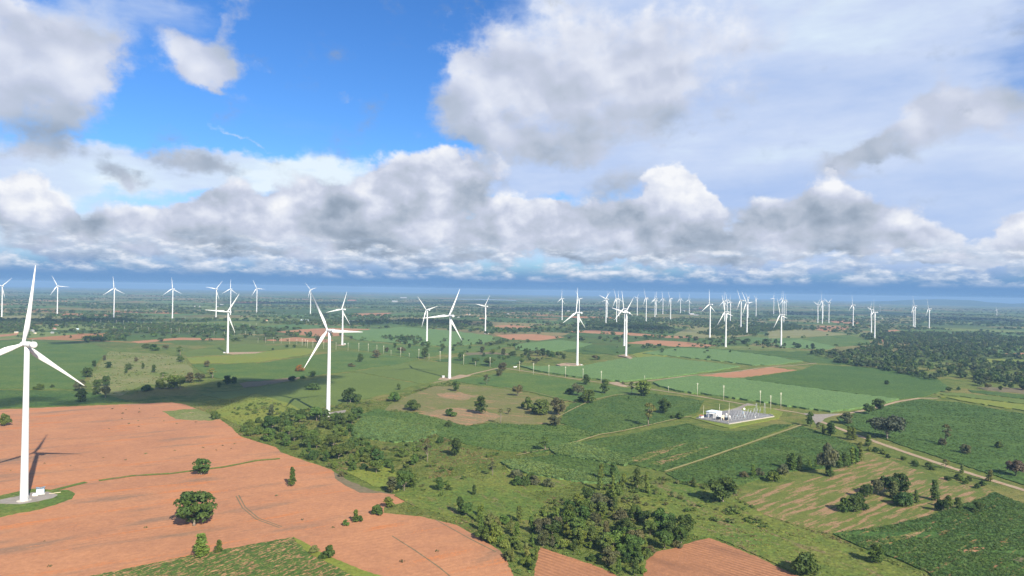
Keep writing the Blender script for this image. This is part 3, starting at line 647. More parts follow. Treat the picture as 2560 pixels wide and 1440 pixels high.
for pts, w in (([(1662, 1181), (1760, 1149), (1900, 1100), (2003, 1064)], 2.4), ([(1420, 1112), (1500, 1088), (1560, 1078), (1640, 1060), (1700, 1046), (1730, 1042)], 2.4), ([(1290, 1140), (1380, 1122), (1430, 1108)], 1.6), ([(1375, 1054), (1420, 1030), (1475, 1003), (1540, 988), (1600, 984)], 2.0),
               ([(1440, 1008), (1350, 985), (1260, 969)], 1.5), ([(740, 835), (960, 845)], 2), ([(1640, 842), (1800, 846), (1860, 840), (1890, 834)], 7), ([(2120, 822), (2150, 824), (2180, 818), (2240, 812)], 5), ([(270, 800), (380, 796), (440, 795), (540, 794), (640, 785)], 9), ([(1070, 830), (1160, 828), (1230, 832), (1300, 836)], 5)):
    strip('path', pts, w, M_TRACK if w < 4 else M_ROAD, .85 if w < 4 else .5)
M_WATER = plain('water', (.26, .32, .38), .25, .04)
slab('water', [(1140, 747.4), (1200, 747.6), (1290, 750.4), (1290, 751.6), (1200, 749.4), (1140, 748.6)], M_WATER, 1.0, jit=.1)
# ------------------------------------------------------------------ wind turbines
M_WHITE = plain('white_turbine_paint', (.66, .67, .68), .45, .07, .12)
M_CONC = plain('concrete', (.46, .42, .36), .9, .2, .6)
M_GREY = plain('grey_steel', (.30, .31, .32), .5, .15, 2)
M_DARK = plain('dark_grey_paint', (.05, .055, .06), .6, .2, 2)
M_POLE = plain('pale_concrete_pole', (.62, .58, .48), .9, .12, .5)
M_BOX = plain('pale_blue_grey_paint', (.42, .52, .60), .5, .08, 1)
M_WALL = plain('white_render', (.72, .72, .70), .85, .06, .6)
M_CREAM = plain('cream_panel', (.68, .56, .38), .8, .08, 1)
M_ROOFM = plain('pale_blue_metal_roof', (.62, .70, .76), .45, .06, .5)
M_TILE = plain('red_roof_tiles', (.36, .13, .08), .8, .15, .8)
M_ROOFW = plain('bright_metal_roof', (.72, .74, .76), .4, .08, .5)
M_WIN = plain('dark_window', (.03, .035, .04), .2, .1, 1)

HUB_F = 4.5                                                 # how far the rotor stands before the tower axis
def tower_mesh():                                            # unit height 100 m
    bm = bmesh.new(); H = 98.6
    zs = [0, .35, 25, 25.25, 50, 50.25, 75, 75.25, H]
    rr = [2.45 - (2.45 - 1.45) * z / H for z in zs]; rr[1] = rr[0]
    for k in (3, 5, 7): rr[k] = rr[k - 1]
    add_tube(bm, [(0, 0, z) for z in zs], rr, 28)
    return bm_mesh('tower', bm, True)

def blade_mesh():                                            # root at the origin, tip at z = 1 (scaled by the blade length), chord in the rotor plane
    bm = bmesh.new(); rings = []; n = 18
    st = [(.0, 1.05, 1.0), (.04, 1.05, 1.0), (.09, 1.25, .72), (.15, 1.75, .42), (.21, 1.95, .32), (.3, 1.78, .26), (.42, 1.42, .23), (.56, 1.10, .21), (.7, .82, .19), (.83, .58, .18), (.93, .40, .17), (.985, .24, .16), (1.0, .08, .16)]
    for t, hc, th in st:
        tw = R(16 * (1 - t) ** 2) * min(1, t / .1)
        ring = []
        for k in range(n):
            a = 2 * math.pi * k / n
            cx = hc * math.cos(a); cy = hc * th * math.sin(a) * (1 - .35 * math.cos(a) * min(1, t / .15))
            cx += hc * .38 * min(1, t / .18)                   # trailing edge to one side of the pitch axis
            x = cx * math.cos(tw) - cy * math.sin(tw); y = cx * math.sin(tw) + cy * math.cos(tw)
            ring.append(bm.verts.new((x, y + 1.6 * t * t, t * 50)))
        rings.append(ring)
    for a, c in zip(rings, rings[1:]):
        for k in range(n): bm.faces.new((a[k], a[(k + 1) % n], c[(k + 1) % n], c[k]))
    bm.faces.new(rings[0][::-1]); bm.faces.new(rings[-1])
    return bm_mesh('blade', bm, True)

def lathe_y(bm, prof, n=24, zc=0.0, sq=1.0):
    add_tube(bm, [(0, y, zc) for y, r in prof], [r for y, r in prof], n)

def nacelle_mesh():
    bm = bmesh.new()
    lathe_y(bm, [(3.0, 1.35), (2.6, 1.65), (1.2, 1.85), (-1.5, 1.95), (-5.0, 1.9), (-6.6, 1.75), (-6.7, 1.72)])
    return bm_mesh('nacelle', bm, True)
def cooler_mesh():
    bm = bmesh.new()
    lathe_y(bm, [(-6.5, 1.9), (-6.6, 2.15), (-8.2, 2.15), (-8.7, 1.9), (-8.9, 1.4)])
    return bm_mesh('cooler_housing', bm, True)
def mast_mesh():
    bm = bmesh.new()
    add_tube(bm, [(0, -6.2, 1.8), (0, -6.6, 3.7)], [.10, .08], 6)
    add_tube(bm, [(-.9, -6.5, 3.3), (.9, -6.5, 3.5)], [.07, .07], 6)
    return bm_mesh('weather_mast', bm)
def hub_mesh():
    bm = bmesh.new()
    lathe_y(bm, [(-1.5, 1.45), (-1.2, 1.65), (.6, 1.7), (1.6, 1.45), (2.3, .95), (2.65, .35), (2.7, .05)])
    return bm_mesh('hub', bm, True)
def foundation_mesh():
    bm = bmesh.new(); add_tube(bm, [(0, 0, -.6), (0, 0, .32), (0, 0, .45)], [4.4, 4.4, 3.6], 10)
    return bm_mesh('foundation', bm)
def door_mesh(): return box_mesh('door', (.9, 1.9, -2.28, -2.02, 1.6, 3.7), bevel=.03)
def steps_mesh(): return box_mesh('steps', *[(.75, 2.05, -3.9 + .32 * i, -3.9 + .32 * i + .3, .3, .5 + .22 * i) for i in range(5)])

TM = dict(tower=tower_mesh(), blade=blade_mesh(), nacelle=nacelle_mesh(), cooler=cooler_mesh(), mast=mast_mesh(), hub=hub_mesh(), foundation=foundation_mesh(), door=door_mesh(), steps=steps_mesh())

def make_turbine():
    t = empty('wind_turbine', (0, 0, 0))
    link('foundation', TM['foundation'], M_CONC, t)
    tw = link('tower', TM['tower'], M_WHITE, t)
    link('door', TM['door'], M_GREY, tw); link('steps', TM['steps'], M_GREY, tw)
    nc = link('nacelle', TM['nacelle'], M_WHITE, t)
    link('cooler_housing', TM['cooler'], M_WHITE, nc); link('weather_mast', TM['mast'], M_GREY, nc)
    link('hub', TM['hub'], M_WHITE, t)
    for k in range(3): link('blade', TM['blade'], M_WHITE, t)
    return t

def set_turbine(t, base, H, yaw, phi, L):
    t.location = ground(*base); t.rotation_euler = (0, 0, R(yaw))
    k = 0
    for c in t.children:
        n = c.name.split('.')[0]
        if n == 'tower': c.scale = (1, 1, H / 100)
        elif n == 'nacelle': c.location = (0, 0, H - .0)
        elif n == 'hub': c.location = (0, HUB_F, H)
        elif n == 'blade':
            a = R(phi + 120 * k); k += 1
            c.location = (0, HUB_F, H); c.rotation_euler = (0, a, 0); c.scale = (L / 50 if L < 45 else 1, 1, L / 50)
        if n == 'tower':
            for d in c.children: d.scale = (1, 1, 100 / H)

G_T = 'wind turbines standing across the plain'
TURBINES = [('A', (4.5, 792), 127.5, 57, 46),('T1', (60, 1252), 104.9, 63, 8),('B', (143, 789), 130.5, 57, 94),('C', (284.5, 798), 125.8, 57, 116),('D', (431, 795.5), 127.3, 57, 116),('E', (540, 793), 128.7, 54, 40),('Fb', (576, 787), 128.4, 57, 2),('G', (569, 883), 88.8, 54, 36),('H', (641.5, 782), 132.5, 48, 94),('I', (776, 784), 131.0, 57, 76),('T2', (820, 1042), 97.5, 48, 94),('J', (855.5, 862.5), 90.3, 57, 22),('K', (1067, 854), 87.5, 54, 78),('T3', (1123.5, 946), 102.7, 39, 26),('L', (1213, 834.5), 91.1, 57, 40),('M', (1405, 800), 108.5, 57, 6),('N', (1443, 916), 104.6, 54, 8),('O', (1447.5, 806), 111.6, 57, 86),('P1', (1514.5, 812.5), 115.3, 48, 50),('P2', (1517.5, 796), 104.6, 51, 16),('Q', (1541, 809.7), 116.6, 54, 96),('R', (1546.8, 791), 107.7, 40, 116),('S', (1560.5, 865), 101.2, 45, 112),('T', (1565, 892), 99.3, 45, 44),('U', (1592.8, 788.6), 108.6, 57, 50),('V', (1615, 805.5), 119.7, 57, 98),('W', (1637, 796), 102.8, 54, 14),('X', (1640.3, 786.7), 107.9, 40, 8),('Y', (1657, 785.3), 107.5, 40, 114),('Z', (1676, 802), 116.0, 57, 84),('AA', (1700.8, 785), 107.2, 40, 110),('AB', (1722.8, 782.5), 98.1, 40, 8),('AC', (1774.5, 844), 110.2, 42, 2),('AE', (1811, 806.4), 108.6, 45, 4),('AD', (1814, 867.5), 96.6, 42, 104),('AF', (1817.5, 795), 113.0, 40, 106),('AG', (1825.7, 802.7), 101.8, 57, 24),('AH', (1852, 822.3), 120.5, 42, 92),('AI', (1867, 836), 115.3, 39, 86),('AJ', (1870, 795), 124.2, 51, 70),('AK', (1890, 791.4), 118.3, 57, 60),('AL', (1934, 788.6), 120.3, 45, 26),('AM', (1954.9, 794), 123.5, 48, 10),('AN', (1959.4, 806.4), 118.7, 40, 118),('AO', (1964.8, 789), 111.5, 40, 112),('AP', (1952.5, 867), 90.1, 42, 102),('AQ', (2044.4, 807.3), 97.4, 42, 52),('AR', (2055.7, 808.8), 118.6, 48, 112),('AR2', (2057, 797), 88.1, 40, 94),('AS', (2072, 807.3), 108.3, 36, 58),('AT', (2132.3, 819), 104.9, 45, 118),('AU', (2178, 833), 93.6, 51, 44),('AV', (2186.4, 849.4), 92.8, 54, 16),('AZ', (2200, 780), 54.1, 40, 0),('AW', (2283.3, 819.4), 84.8, 57, 10),('AX', (2287, 819.8), 104.9, 40, 104),('AY', (2322.8, 822.6), 94.2, 42, 102),('BA', (2492, 791), 56.9, 40, 0)]
TLAB = dict(
 A='white wind turbine cut by the picture edge, far left end of the distant row',
 T1='closest and largest white wind turbine, on gravel ringed by grass in the bare red field',
 B='distant white wind turbine just above the upright blade of the closest turbine',
 C='lone distant turbine with one blade straight up, second right of the closest turbine',
 D='distant turbine with an even Y of blades, between a lone turbine and a pair',
 E='distant turbine with one blade flat to the side, close beside an upright Y turbine',
 Fb='distant turbine with an upright blade, its tower foot hidden behind a nearer turbine',
 G='mid distance turbine on a pale green crop strip, one blade pointing level to the left',
 H='distant turbine with a level blade pointing right, beyond the long laterite road',
 I='distant turbine whose foot stands behind the raised blade of the grove turbine',
 T2='second largest turbine, its foot behind a leafy grove, one blade level to the right',
 J='turbine behind the level blade of the grove turbine, small kiosk at its foot',
 K='turbine with a V of two raised blades, crossed by the blade of a nearer turbine',
 T3='tall turbine on the corner of an olive field, white kiosk beside a dirt track',
 L='turbine standing alone before the red roofed village, two blades raised to its left',
 M='distant turbine alone, leftmost of the far crowd right of centre',
 N='tall turbine at the back of pale sugar cane, white kiosk box at its foot',
 O='distant turbine mostly hidden behind the tall turbine in the sugar cane',
 P1='turbine with blades making an open V, first behind the plantation strip',
 P2='smaller turbine just behind the one with an open V of blades',
 Q='turbine behind the plantation strip with one blade leaning left, third from its left end',
 R='small far turbine close behind the one with a blade leaning left',
 S='turbine just behind the pair crossing blades, standing on a pale pad by red soil',
 T='nearer turbine of the crossing pair, foot in a yellow field corner',
 U='far turbine whose blades look like a cross above the tower',
 V='turbine with its foot in the dark scrub, blade bending down to the left',
 W='far turbine in front of a close twin, lower nacelle of the two',
 X='far turbine of a close twin, higher nacelle and shorter tower',
 Y='small far turbine showing no clear blades, beyond the scrub belt',
 Z='turbine with foot in scrub at the end of the dark belt',
 AA='small far turbine with a stub of blade, before the open ground',
 AB='faint pale turbine almost lost in the haze beside a white shed',
 AC='large turbine by the curved road, even Y of blades, standing clear of others',
 AE='turbine half hidden behind the tall one at the end of the tree row',
 AD='tall turbine at the end of the tree row with a long blade down left',
 AF='far turbine peeping out behind the tall one at the end of the tree row',
 AG='far slim turbine right of three clustered towers',
 AH='turbine behind the plantation with one long blade leaning steeply left',
 AI='turbine on the bend of the curved road, blades spread in a wide Y',
 AJ='far turbine hidden behind the one on the road bend, two blades in a V',
 AK='small far turbine with a narrow V of blades, standing apart',
 AL='small far turbine with its blade pointing up right, before pale bare ground',
 AM='far turbine behind the tall plantation turbine, single blade straight up',
 AN='turbine of a tight cluster with its nacelle seen side on, foot in trees',
 AO='rightmost far turbine of the tight cluster by the plantation',
 AP='front turbine of the tight cluster, foot in a wood edge',
 AQ='turbine with a wide V of blades, left of the group behind the red field',
 AR='middle turbine of the group behind the red field, blade straight up',
 AR2='turbine hidden behind the middle one of the red field group',
 AS='turbine with one blade in shade, right of the group behind the red field',
 AT='turbine alone on a pale pad right of the bright red field',
 AU='farther turbine of the pair at the edge of the big wood',
 AV='nearer turbine of the pair standing in the big wood',
 AZ='tiny far turbine beyond the pair at the big wood',
 AW='farther of two turbines close together behind the big wood',
 AX='nearer of two turbines close together behind the big wood',
 AY='turbine alone at the right end of the row behind the big wood',
 BA='tiny faint turbine at the foot of the blue hills')
proto_t = make_turbine()
ALLT = []
for i, (k, base, H, yaw, phi) in enumerate(TURBINES):
    t = proto_t if i == 0 else dup(proto_t)
    if i == 0: pass
    ALLT.append((t, k, base, H, yaw, phi))
for t, k, base, H, yaw, phi in ALLT:
    set_turbine(t, base, H, yaw, phi, 54 if k == 'T1' else 35 if k in ('AZ', 'BA') else 50)
    tag(t, TLAB[k], 'wind turbine', G_T)

# transformer kiosks beside the nearer towers
def kiosk(x, y, sx, sy, h, rz, mat, label, butterfly=False):
    k = empty('transformer_kiosk', ground(x, y), R(rz))
    link('plinth', box_mesh('plinth', (-sx * .6, sx * .6, -sy * .6, sy * .6, -.3, .45)), M_CONC, k)
    link('cabinet', box_mesh('cabinet', (-sx / 2, sx / 2, -sy / 2, sy / 2, .45, h), bevel=.06), mat, k)
    bm = bmesh.new()
    if butterfly:
        for s in (-1, 1):
            vs = [bm.verts.new(v) for v in ((0, -sy * .58, h + .06), (s * sx * .58, -sy * .58, h + .75), (s * sx * .58, sy * .58, h + .75), (0, sy * .58, h + .06))]
            bm.faces.new(vs if s > 0 else vs[::-1])
        bmesh.ops.solidify(bm, geom=bm.faces[:], thickness=.12)
    else: add_box(bm, -sx * .56, sx * .56, -sy * .56, sy * .56, h + .003, h + .22, .05)
    link('roof', bm_mesh('roof', bm), M_BOX if butterfly else M_ROOFW, k)
    for s in (-1, 1):
        link('cabinet_door', box_mesh('cabinet_door', (s * sx * .24 - sx * .2, s * sx * .24 + sx * .2, -sy / 2 - .06, -sy / 2 - .003, .7, h - .3), bevel=.02), M_GREY if not butterfly else mat, k)
    return tag(k, label, 'transformer kiosk')
kiosk(101, 1236, 4.6, 3.6, 4.2, 30, M_BOX, 'pale blue kiosk with upturned roof on the gravel by the closest turbine', True)
kiosk(1108, 944.5, 4.0, 3.4, 3.2, 20, M_WALL, 'white kiosk at the foot of the turbine on the dirt track')
kiosk(1453.5, 916, 3.6, 3.0, 3.6, 0, M_WALL, 'small white box at the foot of the turbine behind sugar cane')
kiosk(862, 861.5, 4.2, 3.4, 3.2, 10, M_WALL, 'pale box at the foot of the turbine behind the level blade')
kiosk(1219.5, 834.5, 4.2, 3.4, 3.2, 10, M_WALL, 'pale box at the foot of the turbine before the village')
kiosk(561, 883, 4.0, 3.0, 2.4, 10, M_WALL, 'low white box at the foot of the turbine on the crop strip')
sw = empty('switch_cabinet', ground(88, 1240), R(20))
link('cabinet', box_mesh('cabinet', (-1.5, 1.5, -.8, .8, .3, 1.7), bevel=.08), M_WALL, sw)
link('skid', box_mesh('skid', (-1.7, 1.7, -1.0, -.6, 0, .32), (-1.7, 1.7, .6, 1.0, 0, .32)), M_CREAM, sw)
tag(sw, 'low cream cabinet on skids between the closest turbine and the pale blue kiosk', 'cabinet')
bm_ = empty('concrete_beam', ground(137, 1233.5), R(38)); link('beam_bar', box_mesh('beam', (-3.4, 3.4, -.25, .25, .1, .45), bevel=.04), M_CREAM, bm_)
tag(bm_, 'long pale beam lying on the gravel beside the pale blue kiosk', 'beam')

# ------------------------------------------------------------------ power poles
def pole_proto():
    p = empty('utility_pole', (0, 0, 0))
    link('shaft', tube_mesh('shaft', ([(0, 0, -.5), (0, 0, 17.5)], [.27, .18], 8)), M_POLE, p)
    link('crossarm', box_mesh('crossarm', (-1.1, 1.1, -.1, .1, 16.4, 16.65), (-.9, .9, -.1, .1, 15.2, 15.42)), M_POLE, p)
    bm = bmesh.new()
    for x in (-1.0, -.4, .4, 1.0): add_tube(bm, [(x, 0, 16.65), (x, 0, 17.0)], [.09, .05], 6)
    link('insulator', bm_mesh('insulator', bm), M_GREY, p)
    return p
PP = pole_proto(); first_pole = [True]
NEARP = [(1298.5, 903, 929), (1333.5, 907, 937), (1372, 912, 939), (1413.5, 916, 944), (1457.5, 921, 946), (1503, 927, 957), (1611.5, 939, 951), (1671, 966, 982), (1743.5, 957, 989), (1809, 963, 1001.5), (1900.5, 976, 1013), (1926.5, 988, 1027), (1952, 981, 1021)]
WESTP = [(645, 844, 857), (664, 844, 858), (684, 844, 858), (703, 844, 859), (724, 845, 861), (742, 847, 863), (755.5, 847, 865), (763, 848, 866), (768.5, 850, 869), (782, 852, 871), (809, 855, 873), (840, 856, 875), (870, 857, 877), (897, 857, 878), (920.5, 859, 880), (942, 862, 882), (959, 864, 885), (977.5, 875, 890), (1001.5, 868, 893), (1023, 882, 894), (1047, 872, 897), (1072.5, 884, 900), (1100, 877, 904), (1159, 886, 912), (1188.5, 903, 916), (1225, 893, 919)]
def put_pole(x, yt, yb, label, group):
    p = PP if first_pole[0] else dup(PP); first_pole[0] = False
    g = ground(x, yb); h = (yb - yt) * depth_of(g) / F
    p.location = g; s = h / 17.5; p.scale = (max(s, .8), max(s, .8), s); p.rotation_euler = (0, 0, R(random.uniform(-20, 20)))
    return tag(p, label, 'utility pole', group)
ORD = ['first', 'second', 'third', 'fourth', 'fifth', 'sixth', 'seventh', 'eighth', 'ninth', 'tenth', 'eleventh', 'twelfth', 'thirteenth', 'fourteenth', 'fifteenth', 'sixteenth', 'seventeenth', 'eighteenth', 'nineteenth', 'twentieth',
       'twenty-first', 'twenty-second', 'twenty-third', 'twenty-fourth', 'twenty-fifth', 'twenty-sixth']
made = []
for i, (x, a, c) in enumerate(NEARP): made.append((x, a, c, 'concrete pole on the cane field road, %s from the small white truck' % ORD[i], 'poles along the cane field road'))
for i, (x, a, c) in enumerate(WESTP[::-1]): made.append((x, a, c, 'slim concrete pole in the line behind the green fields, %s from the small white truck' % ORD[i], 'poles in the line behind the green fields'))
rowsf = [((232, 826), (640, 842), 16, 12), ((236, 809), (640, 818), 24, 9), ((910, 803), (1075, 800), 20, 8), ((1075, 797), (1195, 793), 12, 8), ((640, 790), (800, 792), 10, 7), ((300, 799), (640, 796), 9, 6), ((1290, 792), (1400, 790), 12, 6), ((1740, 788), (1830, 789), 9, 5)]
for k, ((x1, y1), (x2, y2), n, h) in enumerate(rowsf):
    for i in range(n):
        t = (i + random.uniform(-.2, .2)) / (n - 1); x = x1 + (x2 - x1) * t; y = y1 + (y2 - y1) * t
        made.append((x, y - h * random.uniform(.85, 1.15), y, 'tiny pale pole in a far row of poles among the distant trees', 'far rows of poles among the distant trees'))
for m_ in made: put_pole(*m_)
FARLAB = made
# ------------------------------------------------------------------ the substation
def spx(x, y): return (1730 + x * .09375, 970 + y * .09375)          # zoomed view of the yard -> picture
YARD = [spx(*p) for p in ((100, 830), (300, 760), (420, 700), (860, 625), (1320, 600), (1400, 640), (2060, 720), (2195, 785), (985, 992))]
slab('lawn', [spx(*p) for p in ((-40, 800), (300, 690), (900, 590), (1320, 500), (1650, 480), (2150, 560), (2420, 660), (2330, 820), (1600, 960), (1000, 1080), (500, 960))], M_YELL, .76)
slab('gravel_yard', YARD, plain('yard_gravel', (.185, .185, .19), .95, .35, .5), 1.0, jit=.1)
slab('road', [spx(*p) for p in ((900, 632), (1310, 590), (1470, 470), (1700, 470), (1480, 420), (1180, 545))], M_GRAVEL, .9, jit=.1)
YZ = 1.0
def yard(x, y):
    g = ground(*spx(x, y)); return Vector((g.x, g.y, g.z + YZ))
def wall_run(name, pts, h, t, mat, label, cat, closed=False):
    bm = bmesh.new(); W = [yard(*p) for p in pts]; base = W[0].copy()
    for a, c in zip(W, W[1:] + ([W[0]] if closed else [])):
        d = (c - a); d.z = 0; L = d.length; d.normalize(); nrm = Vector((-d.y, d.x, 0)) * t / 2
        q = [a - nrm - base, c - nrm - base, c + nrm - base, a + nrm - base]
        lo = [bm.verts.new((v.x, v.y, -1.2)) for v in q]; hi = [bm.verts.new((v.x, v.y, h)) for v in q]
        bm.faces.new(lo[::-1]); bm.faces.new(hi)
        for i in range(4): bm.faces.new((lo[i], lo[(i + 1) % 4], hi[(i + 1) % 4], hi[i]))
    o = link(name, bm_mesh(name, bm), mat); o.location = base
    return tag(o, label, cat)
wall_run('perimeter_wall', [(110, 828), (985, 990), (2190, 786), (2055, 722)], .9, .5, plain('pale_kerb', (.36, .33, .29), .9, .1, .5), 'low pale concrete wall along the front of the substation yard', 'wall')
def fence(pts, label):
    W = [yard(*p) for p in pts]; f = empty('mesh_fence', W[0]); bm = bmesh.new(); base = W[0]
    for a, c in zip(W, W[1:]):
        L = (c - a).length; n = int(L / 3)
        for i in range(n + 1):
            p = a + (c - a) * (i / n)
            bq = bmesh.new(); add_tube(bq, [p - base, p - base + Vector((0, 0, 2.5))], [.10, .10], 6)
            link('post', bm_mesh('post', bq), M_GREY, f)
        for h in (.3, .9, 1.5, 2.1, 2.4): add_tube(bm, [a - base + Vector((0, 0, h)), c - base + Vector((0, 0, h))], [.035, .035], 4)
    link('wire', bm_mesh('wire', bm), M_GREY, f)
    return tag(f, label, 'fence')
fence([(1000, 935), (2150, 772)], 'pale wire fence along the front of the substation equipment')
fence([(900, 655), (1300, 615)], 'pale wire fence beside the driveway at the back of the substation')

def control_building():
    A, B, C_ = yard(418, 772), yard(640, 830), yard(893, 760)
    e1 = (A - B); e1.z = 0; l1 = e1.length; e2 = (C_ - B); e2.z = 0; l2 = 14.5
    ang = math.atan2(e2.y, e2.x)
    b = empty('control_building', (B.x, B.y, B.z), ang)
    # local x along the bright side, y along the porch side
    l1 = 12.5; h = 6.2
    bm = bmesh.new(); add_box(bm, 0, l2, 0, l1, -.5, h); link('wall', bm_mesh('wall', bm), M_WALL, b)
    link('roof', box_mesh('roof', (-.5, l2 + .5, -.5, l1 + .5, h + .003, h + .4), (-.15, l2 + .15, -.15, l1 + .15, h + .4, h + .55)), M_ROOFM, b)
    link('porch_frame', box_mesh('porch_frame', (-3.2, -2.7, 1.6, 2.1, -.5, h - 1.4), (-3.2, -2.7, 7.6, 8.1, -.5, h - 1.4), (-3.4, -.003, 1.4, 8.3, h - 1.397, h - .95)), M_WALL, b)
    link('roller_door', box_mesh('roller_door', (-.08, -.003, 2.4, 7.2, -.4, h - 1.9)), M_GREY, b)
    link('stair', box_mesh('stair', *[(-2.4 + .5 * i, -1.9 + .5 * i, 9.0, 11.0, -.5, .1 + .3 * i) for i in range(4)]), M_CONC, b)
    for i in range(3):
        x = 2.5 + i * 4.4
        w = link('window', box_mesh('window', (x, x + 1.6, -.06, -.003, 2.8, 4.2)), M_WIN, b)
        link('window_frame', box_mesh('window_frame', (x - .12, x, -.1, -.003, 2.68, 4.32), (x + 1.6, x + 1.72, -.1, -.003, 2.68, 4.32), (x, x + 1.6, -.1, -.003, 4.2, 4.32), (x, x + 1.6, -.1, -.003, 2.68, 2.8)), M_GREY, w)
    tag(b, 'white control building with pale blue flat roof in the substation yard', 'building')
    h2 = empty('guard_hut', yard(245, 815), ang)
    link('wall', box_mesh('wall', (-2.4, 2.4, -1.8, 1.8, -.5, 2.6)), M_WALL, h2)
    link('roof', box_mesh('roof', (-2.9, 2.9, -2.3, 2.3, 2.603, 2.85)), M_TILE, h2)
    link('door', box_mesh('door', (-.6, .5, -1.86, -1.803, -.3, 1.9)), M_GREY, h2)
    tag(h2, 'tiny hut with a reddish slab roof at the corner of the substation', 'hut')
    return ang
SUBANG = control_building()
def big_transformer(x, y, label, rz=0):
    t = empty('power_transformer', yard(x, y), SUBANG + rz)
    link('tank', box_mesh('tank', (-2.0, 2.0, -1.4, 1.4, .4, 3.8), bevel=.12), M_DARK, t)
    link('plinth', box_mesh('plinth', (-2.6, 2.6, -2.0, 2.0, -.4, .4)), M_CONC, t)
    link('radiator', box_mesh('radiator', *[(-1.9 + i * .48, -1.7 + i * .48, -2.5, -1.45, .8, 3.5) for i in range(8)]), M_DARK, t)
    link('conservator', tube_mesh('conservator', ([(-1.8, .8, 4.7), (1.8, .8, 4.7)], [.5, .5], 10)), M_GREY, t)
    bm = bmesh.new()
    for i in range(3): add_tube(bm, [(-1.2 + i * 1.2, -.3, 3.8), (-1.2 + i * 1.2, -.3, 4.4), (-1.2 + i * 1.2, -.3, 5.6)], [.28, .2, .1], 8)
    link('bushing', bm_mesh('bushing', bm), M_BOX, t)
    return tag(t, label, 'transformer')
big_transformer(690, 872, 'dark power transformer beside the bright wall of the control building')
big_transformer(905, 892, 'dark power transformer at the front corner of the substation')
fw_ = empty('fire_wall', yard(815, 870), SUBANG); link('panel', box_mesh('panel', (-3.2, 3.2, -.25, .25, -.4, 5.2), bevel=.03), M_CREAM, fw_); link('pier', box_mesh('pier', (-3.6, -3.2, -.4, .4, -.4, 5.5)), M_WALL, fw_); link('pier', box_mesh('pier', (3.2, 3.6, -.4, .4, -.4, 5.5)), M_WALL, fw_)
tag(fw_, 'cream fire wall standing between the two dark transformers', 'wall')
for x, y, lab in ((915, 790, 'white upright tank beside the control building in the substation'), (1000, 850, 'white upright tank behind the front corner mast of the substation')):
    t = empty('tank', yard(x, y)); link('shell', tube_mesh('shell', ([(0, 0, 0), (0, 0, 3.2), (0, 0, 3.9), (0, 0, 4.1)], [1.1, 1.1, .8, .1], 14)), M_WALL, t); link('ladder', box_mesh('ladder', (-.25, -.18, -1.25, -1.12, 0, 3.6), (.18, .25, -1.25, -1.12, 0, 3.6)), M_GREY, t); tag(t, lab, 'tank')
# rows of small posts with insulators and busbars
M_INS = plain('grey_porcelain', (.36, .37, .38), .5, .1, 1)
sp = empty('insulator_post', (0, 0, 0))
link('support', tube_mesh('support', ([(0, 0, -.3), (0, 0, 2.4)], [.16, .14], 6)), M_INS, sp)
link('insulator', tube_mesh('insulator', ([(0, 0, 2.4), (0, 0, 2.7), (0, 0, 3.0), (0, 0, 3.3), (0, 0, 3.7)], [.22, .12, .22, .12, .1], 8)), M_INS, sp)
cells = [(u, v) for u in range(9) for v in range(5)]
o0, ou, ov = yard(1060, 905), yard(1760, 790), yard(1180, 700)
LANE = ['front', 'second', 'middle', 'fourth', 'back']
for i, (u, v) in enumerate(cells):
    p = sp if i == 0 else dup(sp)
    q = o0 + (ou - o0) * ((u + random.uniform(-.12, .12)) / 8) + (ov - o0) * (v / 4.6)
    p.location = q; p.scale = (1.9, 1.9, random.uniform(.8, 1.25))
    tag(p, 'grey insulator post in the packed rows of the substation yard', 'insulator post', 'insulator posts in the substation yard')
for v in range(5):
    a = o0 + (ov - o0) * (v / 4.6); c = ou + (ov - o0) * (v / 4.6)
    bb = link('busbar', tube_mesh('busbar', ([(0, 0, 4.0), tuple(c - a + Vector((0, 0, 4.0)))], [.07, .07], 6)), M_GREY); bb.location = a
    tag(bb, 'thin pale busbar along the %s row of insulator posts' % LANE[v], 'busbar', None)
for i, (u, v) in enumerate(((.15, .35), (.45, .2), (.62, .6), (.3, .8), (.85, .5))):
    br = empty('circuit_breaker', o0 + (ou - o0) * u + (ov - o0) * v, SUBANG)
    link('cubicle', box_mesh('cubicle', (-.8, .8, -.6, .6, -.3, 1.9), bevel=.05), M_BOX if i % 2 else M_GREY, br)
    bm = bmesh.new()
    for s in (-.5, 0, .5): add_tube(bm, [(s, 0, 1.9), (s, 0, 3.3)], [.16, .1], 6)
    link('bushing', bm_mesh('bushing', bm), M_BOX, br)
    tag(br, 'small grey breaker cubicle among the insulator posts of the substation', 'circuit breaker', 'breaker cubicles in the substation yard')
def mast(x, yt, yb, label, lamp=False, base=None):
    g = yard(x, yb); h = (yb - yt) * .09375 * depth_of(g) / F
    m_ = empty('lightning_mast', g); link('shaft', tube_mesh('shaft', ([(0, 0, -.4), (0, 0, h * .55), (0, 0, h * .56), (0, 0, h)], [.24, .2, .12, .08], 8)), M_POLE, m_)
    link('base_plate', box_mesh('base_plate', (-.5, .5, -.5, .5, -.4, .15)), M_CONC, m_)
    if lamp:
        m_.name = 'lamp_mast'
        bm = bmesh.new(); add_tube(bm, [(0, -.3, h + .6), (0, 0, h + .55), (0, .35, h + .5)], [1.15, 1.0, .35], 16); link('lamp_head', bm_mesh('lamp_head', bm), M_WALL, m_)
    return tag(m_, label, 'mast')
mast(305, 490, 795, 'pale mast at the corner by the tiny hut of the substation')
mast(730, 440, 640, 'pale mast rising behind the control building roof')
mast(990, 410, 760, 'tall pale mast standing right of the control building')
mast(968, 600, 950, 'pale mast at the front corner of the substation wall')
mast(1390, 590, 840, 'mast with a round white lamp head in the middle of the substation', True)
